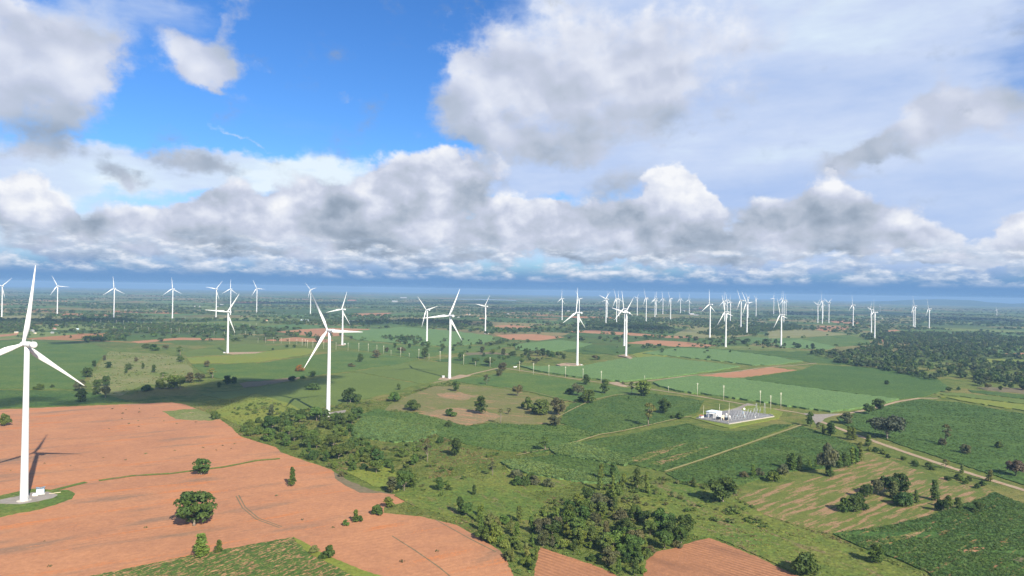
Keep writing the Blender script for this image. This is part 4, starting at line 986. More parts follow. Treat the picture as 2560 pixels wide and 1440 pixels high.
def lattice(x, yt, yb, label):
    g = yard(x, yb); h = (yb - yt) * .09375 * depth_of(g) / F; t = empty('lattice_tower', g)
    for sx in (-1, 1):
        for sy in (-1, 1): link('leg', tube_mesh('leg', ([(sx * .9, sy * .9, -.4), (sx * .45, sy * .45, h)], [.09, .07], 5)), M_GREY, t)
    bm = bmesh.new()
    for i in range(7):
        z0, z1 = h * i / 7, h * (i + 1) / 7; r0, r1 = .9 - .45 * i / 7, .9 - .45 * (i + 1) / 7
        for s in (-1, 1):
            add_tube(bm, [(s * r0, -r0, z0), (s * r1, r1, z1)], [.05, .05], 4); add_tube(bm, [(-r0, s * r0, z0), (r1, s * r1, z1)], [.05, .05], 4)
    link('bracing', bm_mesh('bracing', bm), M_GREY, t)
    return tag(t, label, 'lattice tower')
lattice(1715, 430, 690, 'grey lattice tower at the back right of the substation'); lattice(1935, 420, 725, 'grey lattice tower beside the dark bush at the substation edge')
nx = empty('notice_board', yard(1690, 835), SUBANG); link('board', box_mesh('board', (-1.0, 1.0, -.06, .06, 1.0, 2.6)), M_WALL, nx); link('post', box_mesh('post', (-.08, .08, .063, .2, -.4, 2.4)), M_GREY, nx)
tag(nx, 'small blank white board on the front fence of the substation', 'board')

# ------------------------------------------------------------------ far houses and sheds
def house(x, y, w, d, h, mat, rmat, label, rz=None, cat='house', name='house', group=None, flat=False):
    b = empty(name, ground(x, y), R(random.uniform(-35, 35)) if rz is None else R(rz))
    link('wall', box_mesh('wall', (-w / 2, w / 2, -d / 2, d / 2, -.6, h)), mat, b)
    bm = bmesh.new(); rh = .5 if flat else d * .28
    pr = [(-w * .54, -d * .58, h), (-w * .54, 0, h + rh), (-w * .54, d * .58, h), (w * .54, -d * .58, h), (w * .54, 0, h + rh), (w * .54, d * .58, h)]
    vs = [bm.verts.new((p[0], p[1], p[2] + .003)) for p in pr]
    for f in ((0, 3, 4, 1), (1, 4, 5, 2), (0, 1, 2), (3, 5, 4), (0, 2, 5, 3)): bm.faces.new([vs[i] for i in f])
    link('roof', bm_mesh('roof', bm), rmat, b)
    link('door', box_mesh('door', (-.7, .7, -d / 2 - .06, -d / 2 - .003, -.4, min(h - .4, 2.2))), M_GREY, b)
    for s in (-1, 1): link('window', box_mesh('window', (s * w * .28 - .7, s * w * .28 + .7, -d / 2 - .05, -d / 2 - .003, 1.0, min(h - .5, 2.3))), M_WIN, b)
    return tag(b, label, cat, group)
HL = [(136, 824, 12, 8, 4, M_WALL, M_TILE, 'house with a faded red roof beside a dark tree beyond the closest turbine'), (131, 833.5, 9, 6, 3.5, M_WALL, M_ROOFW, 'small white house below the faded red roof beyond the closest turbine'),
      (82, 829, 14, 8, 4, M_WALL, M_ROOFW, 'pale shed with a bright roof right behind the raised blade of the closest turbine'), (87, 834, 9, 6, 3, M_CREAM, M_ROOFW, 'low cream shed in front of the pale shed beyond the closest turbine'), (41, 832.5, 10, 6, 3.4, M_CREAM, M_ROOFW, 'pale hut at the end of the small far red field'),
      (194, 824.5, 8, 6, 3.4, M_BOX, M_ROOFM, 'little hut with a bright blue roof in the yellow grass'), (141, 815, 12, 7, 3.5, M_WALL, M_TILE, 'long low house with a dull red roof behind the village trees'),
      (343, 776.5, 16, 10, 6, M_WALL, M_ROOFW, 'white hut before a long bare bank, among far trees'), (314, 776.5, 18, 9, 5, M_CREAM, M_ROOFW, 'cream shed left of the white hut before the bare bank'), (380, 777, 10, 9, 11, M_WALL, M_ROOFW, 'slim white tower house right of the white hut'), (555, 762.5, 40, 16, 7, M_WALL, M_ROOFW, 'wide white shed between two crossing far turbines'),
      (543, 767.5, 24, 12, 6, M_WALL, M_ROOFW, 'smaller white shed just below the wide white shed'), (487, 768, 10, 9, 13, M_WALL, M_ROOFW, 'narrow white block left of the crossing far turbines'), (499, 768, 10, 9, 13, M_WALL, M_ROOFW, 'narrow white block just right of its twin'),
      (880, 752.5, 160, 40, 10, M_WALL, M_TILE, 'very long pale factory shed with a reddish end, far behind a blade'), (987, 755.5, 90, 45, 14, M_WALL, M_ROOFW, 'bright white factory with a gable near the horizon'), (1009, 745.5, 150, 60, 10, M_WALL, M_ROOFW, 'long white factory shed closest to the horizon'),
      (762, 803, 60, 22, 6, M_BOX, M_ROOFM, 'long pale blue shed roof among trees behind the grove turbine'), (880, 804.5, 46, 14, 5, M_WALL, M_ROOFW, 'long low pale shed right of the turbine with the level blade'), (665, 802.5, 22, 12, 5, M_CREAM, M_TILE, 'brown roofed shed left of the long pale blue shed'),
      (1174, 787.5, 16, 10, 7, M_WALL, M_ROOFW, 'white house by a red roof left of the lone turbine'), (1167, 787, 18, 10, 5, M_CREAM, M_TILE, 'red roofed house left of the white village house'), (1190, 792, 34, 14, 5, M_CREAM, M_TILE, 'long red roofed village house below the white one'), (1146, 794, 26, 10, 4, M_WALL, M_ROOFW, 'long white shed before the village houses'), (1205, 797, 40, 14, 4, M_CREAM, M_TILE, 'lowest red roofed village house, behind the lone turbine tower'), (1269, 785.5, 28, 14, 6, M_WALL, M_ROOFW, 'white shed right of the lone turbine among trees'),
      (1336, 777, 60, 18, 8, M_WALL, M_ROOFW, 'long white shed left of the first far turbine right of centre'), (1378, 777, 70, 18, 7, M_WALL, M_ROOFW, 'pale long shed just right of its white neighbour'), (1424, 778.5, 60, 18, 7, M_WALL, M_ROOFW, 'long white shed behind the tall sugar cane turbine'),
      (1501, 775, 60, 20, 10, M_CREAM, M_TILE, 'brick red block behind the open V turbine'), (1633, 775.5, 60, 22, 10, M_WALL, M_ROOFW, 'pale factory block behind a close pair of far turbines'), (1649, 776, 50, 20, 9, M_WALL, M_ROOFW, 'white factory block right of a close pair of far turbines'), (1666, 777.5, 30, 18, 8, M_WALL, M_ROOFW, 'small white block beyond the scrub belt'), (1708, 778.5, 40, 18, 8, M_BOX, M_ROOFM, 'blue roofed block beyond the scrub belt'), (1751, 772.5, 50, 20, 16, M_TILE, M_TILE, 'brick red tower block left of the even Y turbine'), (1737, 773, 60, 18, 9, M_CREAM, M_ROOFW, 'pale block left of the brick red tower block'),
      (1728, 787, 62, 30, 9, M_WALL, M_ROOFW, 'bright white hangar with round ends before the bare strip'), (1741, 788.5, 50, 14, 5, M_WALL, M_ROOFW, 'low white wing in front of the bright white hangar'), (1862, 789.5, 50, 16, 5, M_WALL, M_ROOFW, 'long pale shed behind the road bend turbine'), (1900, 787, 16, 10, 5, M_WALL, M_ROOFW, 'small white hut right of a far turbine with a V of blades'), (2030, 775.5, 10, 9, 26, M_WALL, M_ROOFW, 'white water tower block standing out of dark trees'),
      (2194, 796, 24, 14, 7, M_WALL, M_ROOFW, 'white house at the left of the far hamlet behind the big wood'), (2204, 797, 18, 12, 6, M_WALL, M_ROOFW, 'second white house of the far hamlet behind the big wood'), (2225, 798.5, 20, 12, 6, M_WALL, M_ROOFW, 'pale house at the right of the far hamlet behind the big wood'), (2174, 800, 14, 10, 7, M_TILE, M_TILE, 'red walled house beside the farther turbine of the wood pair'), (2308, 791.5, 30, 12, 5, M_WALL, M_ROOFW, 'thin white shed left of the last turbine of the row'),
      (35, 712.5, 150, 60, 22, M_WALL, M_ROOFW, 'bright white factory right under the horizon at far left'), (68, 713, 80, 50, 18, M_WALL, M_ROOFW, 'white block beside the factory under the horizon')]
M_FARW, M_FARR = plain('weathered_wall', (.34, .33, .31), .9, .15, .3), plain('weathered_roof', (.36, .37, .38), .6, .15, .2)
for x, y, w, d, h, mw, mr_, lab in HL:
    k = .62 if y < 812 else .9
    house(x, y, w * k, d * k, h * k, M_FARW if mw is M_WALL else mw, M_FARR if mr_ is M_ROOFW else mr_, lab, group='distant houses and sheds')
def truck():
    t = empty('small_truck', ground(1288, 920), R(15))
    link('body', box_mesh('body', (-3.2, 1.2, -1.2, 1.2, .75, 1.5), (-3.2, 1.2, -1.2, -1.05, 1.5, 2.1), (-3.2, 1.2, 1.05, 1.2, 1.5, 2.1), bevel=.04), M_WHITE, t)
    link('cab', box_mesh('cab', (1.25, 3.2, -1.1, 1.1, .75, 2.7), bevel=.18), M_WHITE, t)
    link('windscreen', box_mesh('windscreen', (3.203, 3.25, -.9, .9, 1.75, 2.5)), M_WIN, t)
    for x in (-2.2, 2.2):
        for s in (-1, 1): link('wheel', tube_mesh('wheel', ([(x, s * .8, .5), (x, s * 1.15, .5)], [.5, .5], 12)), M_DARK, t)
    t.location.z += .6
    tag(t, 'small white truck parked where the cane road forks', 'truck')
truck()
# ------------------------------------------------------------------ trees
def foliage_mat(name, attr=False):
    m, b, bs = new_mat(name); nt = m.node_tree
    if attr: base = b.n('ShaderNodeAttribute', attribute_name='tint').outputs['Color']
    else: base = b.n('ShaderNodeObjectInfo').outputs['Color']
    P = b.n('ShaderNodeNewGeometry').outputs['Position']
    k = b.mr(b.noise(P, .55, 3, .6), .3, .7, .72, 1.34, False)
    hue = b.mr(b.noise(P, .16, 2, .5), .35, .65)
    c = b.mix(1.0, base, b.comb(k, k, k), 'MULTIPLY')
    c = b.mix(1.0, c, b.mix(hue, (1.0, 1.0, 1.0, 1), (1.22, 1.08, .82, 1)), 'MULTIPLY')
    b.put(bs.inputs['Base Color'], c); bs.inputs['Roughness'].default_value = .62; bs.inputs['Specular IOR Level'].default_value = .25
    tr = b.n('ShaderNodeBsdfTranslucent'); b.put(tr.inputs['Color'], b.mix(1.0, c, (1.25, 1.35, .6, 1), 'MULTIPLY'))
    ms = b.n('ShaderNodeMixShader'); ms.inputs[0].default_value = .22
    nt.links.new(bs.outputs[0], ms.inputs[1]); nt.links.new(tr.outputs[0], ms.inputs[2])
    nt.links.new(ms.outputs[0], nt.nodes['Material Output'].inputs['Surface'])
    return m
M_LEAF, M_LEAFS = foliage_mat('foliage'), foliage_mat('mass_foliage', True)
M_BARK = plain('bark', (.20, .165, .125), .9, .25, 1.2)

def leaf_cloud(rg, lumps, n, leaf, flat=.0):
    """lumps: (x, y, z, rx, rz); N small leaf faces spread through the outer part of each lump"""
    Vs = []; tot = 0
    for (x, y, z, rx, rz) in lumps:
        k = max(6, int(n * rg.uniform(.8, 1.2)))
        d = rg.normal(size=(k, 3)); d /= np.linalg.norm(d, axis=1)[:, None]
        d[:, 2] = np.where(d[:, 2] < -.35, -d[:, 2], d[:, 2])
        r = rg.uniform(.55, 1.06, k) ** .6
        c = np.stack([x + d[:, 0] * rx * r, y + d[:, 1] * rx * r, z + d[:, 2] * rz * r], 1)
        nr = d + rg.normal(size=(k, 3)) * .55; nr /= np.linalg.norm(nr, axis=1)[:, None]
        u = np.cross(nr, rg.normal(size=(k, 3))); u /= np.linalg.norm(u, axis=1)[:, None]; v = np.cross(nr, u)
        s = leaf * rg.uniform(.6, 1.35, k)[:, None]
        Vs.append(np.stack([c - u * s, c - v * s * .6, c + u * s, c + v * s * .6], 1).reshape(-1, 3))
    V = np.concatenate(Vs); Fq = np.arange(len(V)).reshape(-1, 4)
    return V, Fq

def lumps_for(kind, rg):
    L = []
    if kind == 'broad':
        for i in range(15):
            a = rg.uniform(0, 6.28); q = rg.uniform(.1, 1) ** .5; h = rg.uniform(0, 1)
            L.append((math.cos(a) * q * 3.4, math.sin(a) * q * 3.4, 3.0 + h * 5.0 * (1.1 - q * .6), rg.uniform(1.4, 2.2), rg.uniform(1.2, 1.8)))
    elif kind == 'round':
        for i in range(20):
            a = rg.uniform(0, 6.28); t = -1 + 2 * (i + .5) / 20; q = math.sqrt(max(.12, 1 - t * t * .9)) * rg.uniform(.6, 1)
            L.append((math.cos(a) * q * 3.6, math.sin(a) * q * 3.6, 5.0 + t * 3.6, rg.uniform(1.2, 1.9), rg.uniform(1.1, 1.6)))
    elif kind == 'tall':
        for i in range(15):
            a = rg.uniform(0, 6.28); t = i / 14; q = rg.uniform(.2, 1) * (1.7 * math.sin(math.pi * min(.95, t * .8 + .18)))
            L.append((math.cos(a) * q, math.sin(a) * q, 1.7 + t * 7.2, rg.uniform(.95, 1.45), rg.uniform(.9, 1.4)))
    elif kind == 'slim':
        for i in range(13):
            a = rg.uniform(0, 6.28); t = i / 12; q = rg.uniform(.1, .9) * (1 - t * .75)
            L.append((math.cos(a) * q, math.sin(a) * q, 1.2 + t * 8.0, .55 + .7 * (1 - t) * rg.uniform(.7, 1.1), rg.uniform(.8, 1.2)))
    elif kind == 'bush':
        for i in range(16):
            a = rg.uniform(0, 6.28); q = rg.uniform(0, 1) ** .5
            L.append((math.cos(a) * q * 4.6, math.sin(a) * q * 4.6, 1.5 + rg.uniform(0, 6.2) * (1 - q * q * .85), rg.uniform(1.6, 2.6), rg.uniform(1.4, 2.2)))
    elif kind == 'sparse':
        for i in range(12):
            a = rg.uniform(0, 6.28); t = rg.uniform(0, 1); q = rg.uniform(.3, 1) * 2.5 * math.sin(math.pi * (t * .75 + .18))
            L.append((math.cos(a) * q, math.sin(a) * q, 3.3 + t * 5.8, rg.uniform(.6, 1.1), rg.uniform(.6, 1.1)))
    return L

def trunk_np(kind, L, rg):
    bm = bmesh.new(); top = {'broad': 5.0, 'round': 4.0, 'tall': 8.0, 'slim': 8.4, 'sparse': 8.0, 'bush': 4.0}[kind]
    r0 = {'broad': .34, 'round': .36, 'tall': .24, 'slim': .16, 'sparse': .22, 'bush': .3}[kind]
    ps = [(rg.uniform(-.12, .12) * i, rg.uniform(-.12, .12) * i, -.4 + (top + .4) * i / 4) for i in range(5)]
    add_tube(bm, ps, [r0 * (1.25 if i == 0 else 1 - .16 * i) for i in range(5)], 7)
    for l in L[::2]:
        z0 = min(top * .9, max(top * .35, l[2] * .6)); f = z0 / top
        add_tube(bm, [(0, 0, z0), (l[0] * .55, l[1] * .55, z0 + (l[2] - z0) * .6), (l[0] * .9, l[1] * .9, l[2])], [r0 * .5, r0 * .3, r0 * .12], 5)
    return bm_mesh('trunk', bm, True)

KINDS = {}
for kd, n, leaf, nv in (('broad', 120, .46, 3), ('round', 130, .40, 2), ('tall', 95, .36, 3), ('slim', 70, .30, 3), ('bush', 110, .62, 3), ('sparse', 52, .34, 2)):
    KINDS[kd] = []
    for s in range(nv):
        rg = np.random.default_rng(100 + s * 17 + len(kd) * 3)
        L = lumps_for(kd, rg); V, Fq = leaf_cloud(rg, L, n, leaf)
        inner, Fi = leaf_cloud(rg, [(x * .55, y * .55, z, rx * .6, rz * .6) for x, y, z, rx, rz in L], n * .16, leaf * 1.9) if kd != 'sparse' else (V[:0], Fq[:0])
        V2 = np.concatenate([V, inner]); F2 = np.concatenate([Fq, Fi + len(V)])
        z1 = np.percentile(V2[:, 2], 99.6); V2 = V2 * (10.0 / z1)
        w = np.percentile(np.abs(V2[:, :2]), 98) * 2
        KINDS[kd].append((np_mesh('crown', V2, F2), trunk_np(kd, L, rg), w))

def palm_proto():
    p = empty('palm_tree', (0, 0, 0))
    link('trunk', tube_mesh('trunk', ([(0, 0, -.4), (.15, 0, 3), (.1, .1, 6), (0, 0, 8.6)], [.36, .26, .24, .22], 8)), M_BARK, p)
    bm = bmesh.new()
    for k in range(26):
        a = k * 2.4; el = R(-35 + 95 * (k / 26)); Ls = 1.9
        for j in range(-4, 5):
            b2 = a + j * .13; d = Vector((math.cos(b2) * math.cos(el), math.sin(b2) * math.cos(el), math.sin(el)))
            o = Vector((math.cos(a) * math.cos(el), math.sin(a) * math.cos(el), math.sin(el))) * .7 + Vector((0, 0, 8.6))
            sdir = d.cross(Vector((0, 0, 1))).normalized() * .10; e = o + d * (Ls - abs(j) * .12) - Vector((0, 0, .3))
            bm.faces.new([bm.verts.new(v) for v in (o - sdir * .5, o + d * .8 + sdir, e, o + d * .8 - sdir)])
    o = link('crown', bm_mesh('crown', bm), M_LEAF, p); o.color = (.07, .09, .03, 1)
    return p

DARK, MID, LIGHT, PALE, GREY, DRY, YEL = (.042, .080, .018), (.060, .106, .022), (.086, .132, .026), (.115, .140, .044), (.074, .086, .042), (.15, .100, .030), (.12, .15, .03)
CWORD = {DARK: 'dark green', MID: 'mid green', LIGHT: 'fresh green', PALE: 'pale', GREY: 'greyish', DRY: 'rusty orange', YEL: 'yellowish'}
SHAPE = dict(broad='broad tree', round='round tree', tall='tall oval tree', slim='slim upright tree', bush='rounded bush', sparse='thin open tree')
PROTO = {}
def put_tree(kind, x, yb, hpx, col, wpx=None, var=None):
    v = random.randrange(len(KINDS[kind])) if var is None else var % len(KINDS[kind])
    g = ground(x, yb); h = hpx * depth_of(g) / F; s = h / 10
    cm, tm, w = KINDS[kind][v]
    key = (kind, v); nm = 'shrub' if kind == 'bush' else 'tree'
    if key not in PROTO:
        t = empty(nm, (0, 0, 0)); c = link('crown', cm, M_LEAF, t); link('trunk', tm, M_BARK, t); PROTO[key] = t
    else: t = dup(PROTO[key]); t.name = nm
    t.location = g
    if wpx: ww = wpx * depth_of(g) / F / (w * s)
    else: ww = random.uniform(.88, 1.12)
    t.scale = (s * ww, s * ww, s); t.rotation_euler = (0, 0, random.uniform(0, 6.28))
    for c in t.children:
        j = random.uniform(.78, 1.28)
        if c.name.startswith('crown'): c.color = (col[0] * j * random.uniform(.88, 1.22), col[1] * j, col[2] * j * random.uniform(.9, 1.1), 1)
    return t

B, O, T, S_, U, P_ = 'broad', 'round', 'tall', 'slim', 'bush', 'sparse'
D_, Mi, Li, Pa, Gr, Dr = DARK, MID, LIGHT, PALE, GREY, DRY
SINGLES = [(12, 1064, 30, U, Li, 28), (503, 1187, 40, O, Mi, 38), (730, 1214, 46, S_, Mi, 20), (485, 1314, 84, O, D_, 84), (503, 1391, 57, S_, Li, 34), (547, 1380, 30, S_, Mi, 20),
 (889, 1305, 31, S_, Li, 16), (900, 1305, 16, U, Mi, 14), (864, 1315, 16, U, Mi, 15), (941, 1287, 26, U, Mi, 28), (971, 1270, 28, T, Li, 24), (823, 1394, 30, U, D_, 34), (784, 1382, 18, U, Pa, 24), (806, 1396, 14, U, D_, 18),
 (979, 1232, 40, T, Gr, 24), (1010, 1228, 52, B, D_, 36), (1031, 1220, 36, T, Mi, 24), (1098, 1228, 34, T, D_, 18), (1185, 1238, 26, S_, D_, 12), (1149, 1287, 45, T, D_, 22), (1164, 1290, 34, B, D_, 30), (1122, 1226, 14, U, D_, 16),
 (1210, 1350, 34, U, Mi, 40), (1235, 1352, 44, U, Li, 44), (852, 1192, 14, U, Gr, 14), (1138, 1140, 45, O, D_, 28), (1101, 1108, 15, U, D_, 18), (1068, 1154, 58, P_, Gr, 24), (1123, 1067, 16, U, D_, 18), (1126, 1041, 20, U, Mi, 26), (1202, 1035, 45, T, D_, 27),
 (1031, 1026, 26, U, Mi, 36), (894, 1049, 30, B, D_, 28), (880, 1061, 28, B, Mi, 22), (1231, 1190, 36, P_, Gr, 20), (1251, 1060, 38, 'palm', Mi, 16), (1271, 1036, 16, P_, Gr, 14), (876, 1006, 36, U, D_, 42), (996, 975, 16, T, Mi, 10), (986, 1004, 24, U, Mi, 28), (1140, 978, 26, O, D_, 18),
 (1217, 962, 26, P_, Gr, 16), (1294, 990, 28, B, Gr, 24), (1248, 941, 18, O, Gr, 14), (1320, 1026, 34, T, Mi, 20), (1352, 1037, 38, O, Mi, 42), (1395, 1037, 42, O, Gr, 34), (1307, 1020, 16, U, D_, 12), (1386, 1065, 26, O, Gr, 30), (1362, 1127, 36, P_, Mi, 34), (1337, 1034, 20, U, D_, 20),
 (1256, 927, 21, O, Gr, 20), (1189, 911, 17, B, D_, 18), (1223, 915, 20, B, D_, 28), (1304, 910, 13, B, D_, 13), (1341, 908, 13, B, Gr, 18), (1322, 899, 16, T, D_, 8), (1305, 894, 10, U, Mi, 9), (1258, 889, 18, T, Gr, 11), (1233, 885, 13, O, Mi, 11), (1206, 880, 14, T, Gr, 12), (1282, 890, 12, U, D_, 18), (1296, 876, 11, T, D_, 7), (1175, 872, 9, O, D_, 7),
 (1315, 888, 16, O, D_, 15), (1330, 890, 14, B, Gr, 15), (1344, 890, 16, B, Gr, 14), (1357, 890, 19, T, D_, 14), (1370, 891, 16, T, D_, 12), (1380, 898, 17, B, D_, 15), (1397, 894, 15, B, D_, 16), (1410, 898, 14, T, D_, 12), (1465, 962, 26, T, D_, 18), (1444, 990, 31, B, Gr, 28), (1470, 1008, 33, O, Mi, 36), (1423, 986, 16, U, D_, 20), (1450, 1006, 14, U, D_, 22), (1512, 984, 36, T, D_, 19),
 (1579, 986, 32, P_, Gr, 14), (1608, 991, 40, O, Li, 36), (1558, 961, 7, U, Gr, 8), (1572, 999, 8, S_, D_, 5), (1621, 1065, 58, P_, Pa, 34), (1661, 1034, 37, O, D_, 31), (1698, 1047, 16, U, D_, 20), (1682, 1046, 9, U, D_, 14), (2026, 1066, 37, T, D_, 18), (2047, 1080, 25, P_, Gr, 14), (2058, 1084, 22, S_, Li, 12), (2076, 1090, 34, T, D_, 22),
 (2117, 1060, 29, O, Gr, 30), (2172, 1036, 26, B, Mi, 26), (2196, 1024, 27, O, D_, 28), (2218, 1098, 57, B, (.058, .066, .045), 76), (2122, 1099, 34, S_, Li, 16), (2134, 1100, 31, S_, Li, 15), (2171, 1116, 29, S_, Li, 16), (2068, 1188, 76, B, Gr, 46), (2073, 1190, 26, U, D_, 24), (1982, 1176, 45, S_, Li, 18), (1970, 1174, 38, S_, Mi, 15), (1999, 1177, 38, S_, D_, 16),
 (1957, 1186, 26, U, Gr, 26), (1933, 1204, 26, U, Mi, 32), (1897, 1190, 20, U, Gr, 22), (1883, 1191, 30, S_, Li, 13), (1858, 1194, 16, U, Gr, 22), (2098, 1170, 34, S_, Mi, 16), (2110, 1168, 38, S_, D_, 18), (2119, 1166, 30, S_, Mi, 15), (2130, 1161, 44, S_, Li, 17), (2140, 1160, 40, S_, Mi, 15), (2149, 1155, 50, S_, Li, 17), (2023, 1168, 20, S_, Li, 11), (2040, 1168, 21, S_, Li, 10),
 (1808, 1256, 58, B, D_, 68), (1734, 1219, 27, S_, Mi, 14), (2364, 1112, 52, P_, Gr, 22), (2356, 1114, 18, U, Gr, 18), (2414, 1135, 24, O, Gr, 22), (2497, 1121, 18, U, D_, 18), (2372, 981, 13, B, D_, 14), (2501, 976, 12, O, D_, 9), (2470, 974, 15, B, Gr, 14), (2397, 976, 9, U, D_, 9), (2539, 1191, 40, B, (.075, .058, .045), 40), (2476, 1204, 30, S_, Pa, 18), (2405, 1184, 22, S_, Pa, 10), (2363, 1172, 24, P_, Pa, 18),
 (2337, 1251, 52, S_, D_, 20), (2225, 1240, 50, B, D_, 40), (2250, 1236, 52, O, D_, 36), (2195, 1238, 40, B, Gr, 30), (2235, 1246, 42, S_, Pa, 22), (2260, 1266, 34, U, D_, 44), (2275, 1264, 32, T, Mi, 20), (2290, 1258, 34, S_, Mi, 14), (2114, 1279, 34, U, Mi, 34), (2136, 1279, 40, O, D_, 34), (2155, 1276, 30, U, D_, 26), (2161, 1246, 34, O, D_, 22), (2172, 1238, 26, U, D_, 22), (2148, 1258, 26, U, D_, 22),
 (2357, 1281, 34, B, D_, 22), (2346, 1277, 24, U, D_, 20), (2372, 1272, 34, T, Mi, 18), (2395, 1272, 28, T, Mi, 16), (2447, 1281, 27, B, D_, 20), (2434, 1283, 14, U, D_, 16), (2191, 1409, 50, T, Mi, 34), (2010, 1434, 52, U, D_, 66), (203, 1006, 32, O, D_, 26), (199, 977, 28, O, Gr, 26), (217, 943, 24, O, D_, 22), (235, 917, 16, T, D_, 9), (261, 901, 13, T, Gr, 8), (271, 920, 16, O, D_, 15),
 (315, 933, 13, T, D_, 8), (322, 924, 15, O, Mi, 18), (357, 922, 15, T, D_, 7), (384, 931, 19, T, D_, 10), (340, 904, 11, O, Gr, 9), (242, 987, 20, O, D_, 20), (263, 995, 30, B, Gr, 22), (242, 967, 18, O, Mi, 18), (264, 965, 25, O, D_, 18), (365, 978, 16, U, D_, 27), (407, 950, 20, P_, Mi, 20), (430, 972, 34, O, Mi, 38), (400, 972, 24, U, Mi, 24), (450, 972, 30, B, Mi, 26), (475, 957, 26, T, Gr, 20),
 (98, 973, 13, U, D_, 22), (131, 969, 8, U, D_, 10), (450, 890, 24, P_, D_, 16), (450, 904, 15, U, D_, 17), (414, 873, 10, B, Gr, 14), (385, 876, 16, U, D_, 26), (366, 871, 12, U, D_, 18), (499, 954, 22, B, Gr, 22), (531, 946, 26, P_, Pa, 22), (517, 918, 17, O, Gr, 13), (548, 969, 14, O, D_, 10), (568, 961, 22, T, D_, 18), (585, 960, 18, O, D_, 13), (730, 953, 13, O, D_, 18), (749, 929, 17, U, Dr, 20),
 (781, 942, 15, O, D_, 16), (756, 947, 8, U, D_, 14), (783, 974, 16, U, D_, 34), (679, 1040, 30, T, Gr, 14), (537, 1047, 20, U, Mi, 24), (717, 869, 8, O, D_, 9), (736, 869, 8, O, D_, 9), (682, 875, 5, O, D_, 6), (901, 905, 21, O, D_, 14), (941, 895, 21, O, Gr, 20), (878, 917, 9, U, Gr, 17), (1062, 897, 29, O, D_, 17), (1152, 902, 22, O, D_, 15), (987, 870, 13, O, D_, 8), (1024, 870, 12, O, D_, 8), (1056, 866, 12, O, D_, 8), (1070, 870, 12, O, D_, 9),
 (1107, 877, 18, O, D_, 12), (967, 880, 12, O, Gr, 10), (1010, 855, 14, B, D_, 24), (975, 847, 11, T, D_, 9), (795, 857, 17, O, Gr, 15), (1004, 882, 15, B, Gr, 20), (1133, 877, 10, U, D_, 9), (2099, 909, 12, O, D_, 11), (2110, 909, 14, O, Gr, 13), (2217, 962, 11, O, D_, 10), (2281, 930, 10, O, D_, 12), (2239, 922, 8, O, Gr, 8), (1772, 897, 8, O, D_, 9), (1487, 900, 12, B, Gr, 15), (1495, 900, 10, T, D_, 9),
 (1995, 871, 13, O, D_, 15), (1985, 864, 9, T, D_, 8), (2032, 874, 16, T, D_, 11), (2018, 871, 9, S_, D_, 6), (1962, 866, 9, O, D_, 6), (1939, 861, 14, O, D_, 9), (1834, 861, 9, O, D_, 8), (1860, 860, 10, O, D_, 16), (1740, 852, 11, O, Gr, 12), (1722, 855, 10, T, D_, 6), (1500, 848, 9, O, D_, 10), (1542, 850, 9, O, D_, 10), (1617, 848, 11, B, D_, 20), (1650, 847, 10, T, D_, 7)]

LANDMARKS = [((60, 1250), 'the closest turbine'), ((820, 1030), 'the second largest turbine'), ((1123, 945), 'the white kiosk turbine'), ((569, 883), 'the pale crop strip turbine'), ((1443, 915), 'the sugar cane turbine'), ((1760, 1040), 'the substation'),
 ((2045, 1045), 'the road junction'), ((2215, 1250), 'the stubble field middle'), ((1450, 1340), 'the dense front grove'), ((1140, 1040), 'the bare fallow patch'), ((330, 930), 'the dry scrub field'), ((985, 1290), 'the bare fields gap'), ((1288, 919), 'the small white truck'),
 ((1545, 960), 'the fork of the cane road'), ((1900, 1195), 'the stubble field top edge'), ((740, 1345), 'the tip of the young crop'), ((2420, 1180), 'the gravel road'), ((2300, 930), 'the big wood'), ((1380, 880), 'the tree row on the pasture'), ((720, 945), 'the shaded brown strip'), ((2380, 1290), 'the gappy cassava field'), ((200, 985), 'the far bare field edge'), ((1560, 870), 'the crossing turbines'), ((960, 870), 'the line of slim poles')]
REC = []
pp = None
for (x, yb, h, kd, col, w) in SINGLES:
    if kd == 'palm':
        pp = palm_proto(); g = ground(x, yb); s = h * depth_of(g) / F / 10; pp.location = g; pp.scale = (s, s, s)
        tag(pp, 'lone palm with a tuft of fronds on a bare trunk in the fallow field', 'palm', 'single trees and bushes between the fields'); continue
    t = put_tree(kd, x, yb, h, col, w)
    REC.append([t, x, yb, h, kd, col, w])
groups = {}
for r in REC:
    t, x, yb, h, kd, col, w = r
    lm = min(LANDMARKS, key=lambda L: math.hypot(L[0][0] - x, (L[0][1] - yb) * 2.2))
    dx, dy = x - lm[0][0], (yb - lm[0][1]) * 2.2
    rel = ('right of' if dx > 0 else 'left of') if abs(dx) > abs(dy) else ('in front of' if dy > 0 else 'behind')
    hw = 'tiny ' if h < 12 else 'small ' if h < 20 else 'large ' if h > 44 else ''
    cw = CWORD.get(col, 'purplish')
    groups.setdefault((hw, cw, kd, rel, lm[1]), []).append((math.hypot(dx, dy), r))
NEARW = ['nearest', 'second nearest', 'third nearest', 'fourth nearest', 'fifth nearest', 'sixth nearest', 'seventh nearest', 'eighth nearest', 'ninth nearest', 'tenth nearest']
for (hw, cw, kd, rel, lm), v in groups.items():
    v.sort(key=lambda q: q[0])
    for i, (_, r) in enumerate(v):
        lab = '%s%s %s %s %s' % (hw, cw, SHAPE[kd], rel, lm) + ('' if len(v) == 1 else ', ' + NEARW[min(i, 9)])
        if len(lab.replace(',', '').split()) > 16: lab = lab.replace(' nearest', '')
        tag(r[0], lab, 'bush' if kd == 'bush' else 'tree', 'single trees and bushes between the fields')

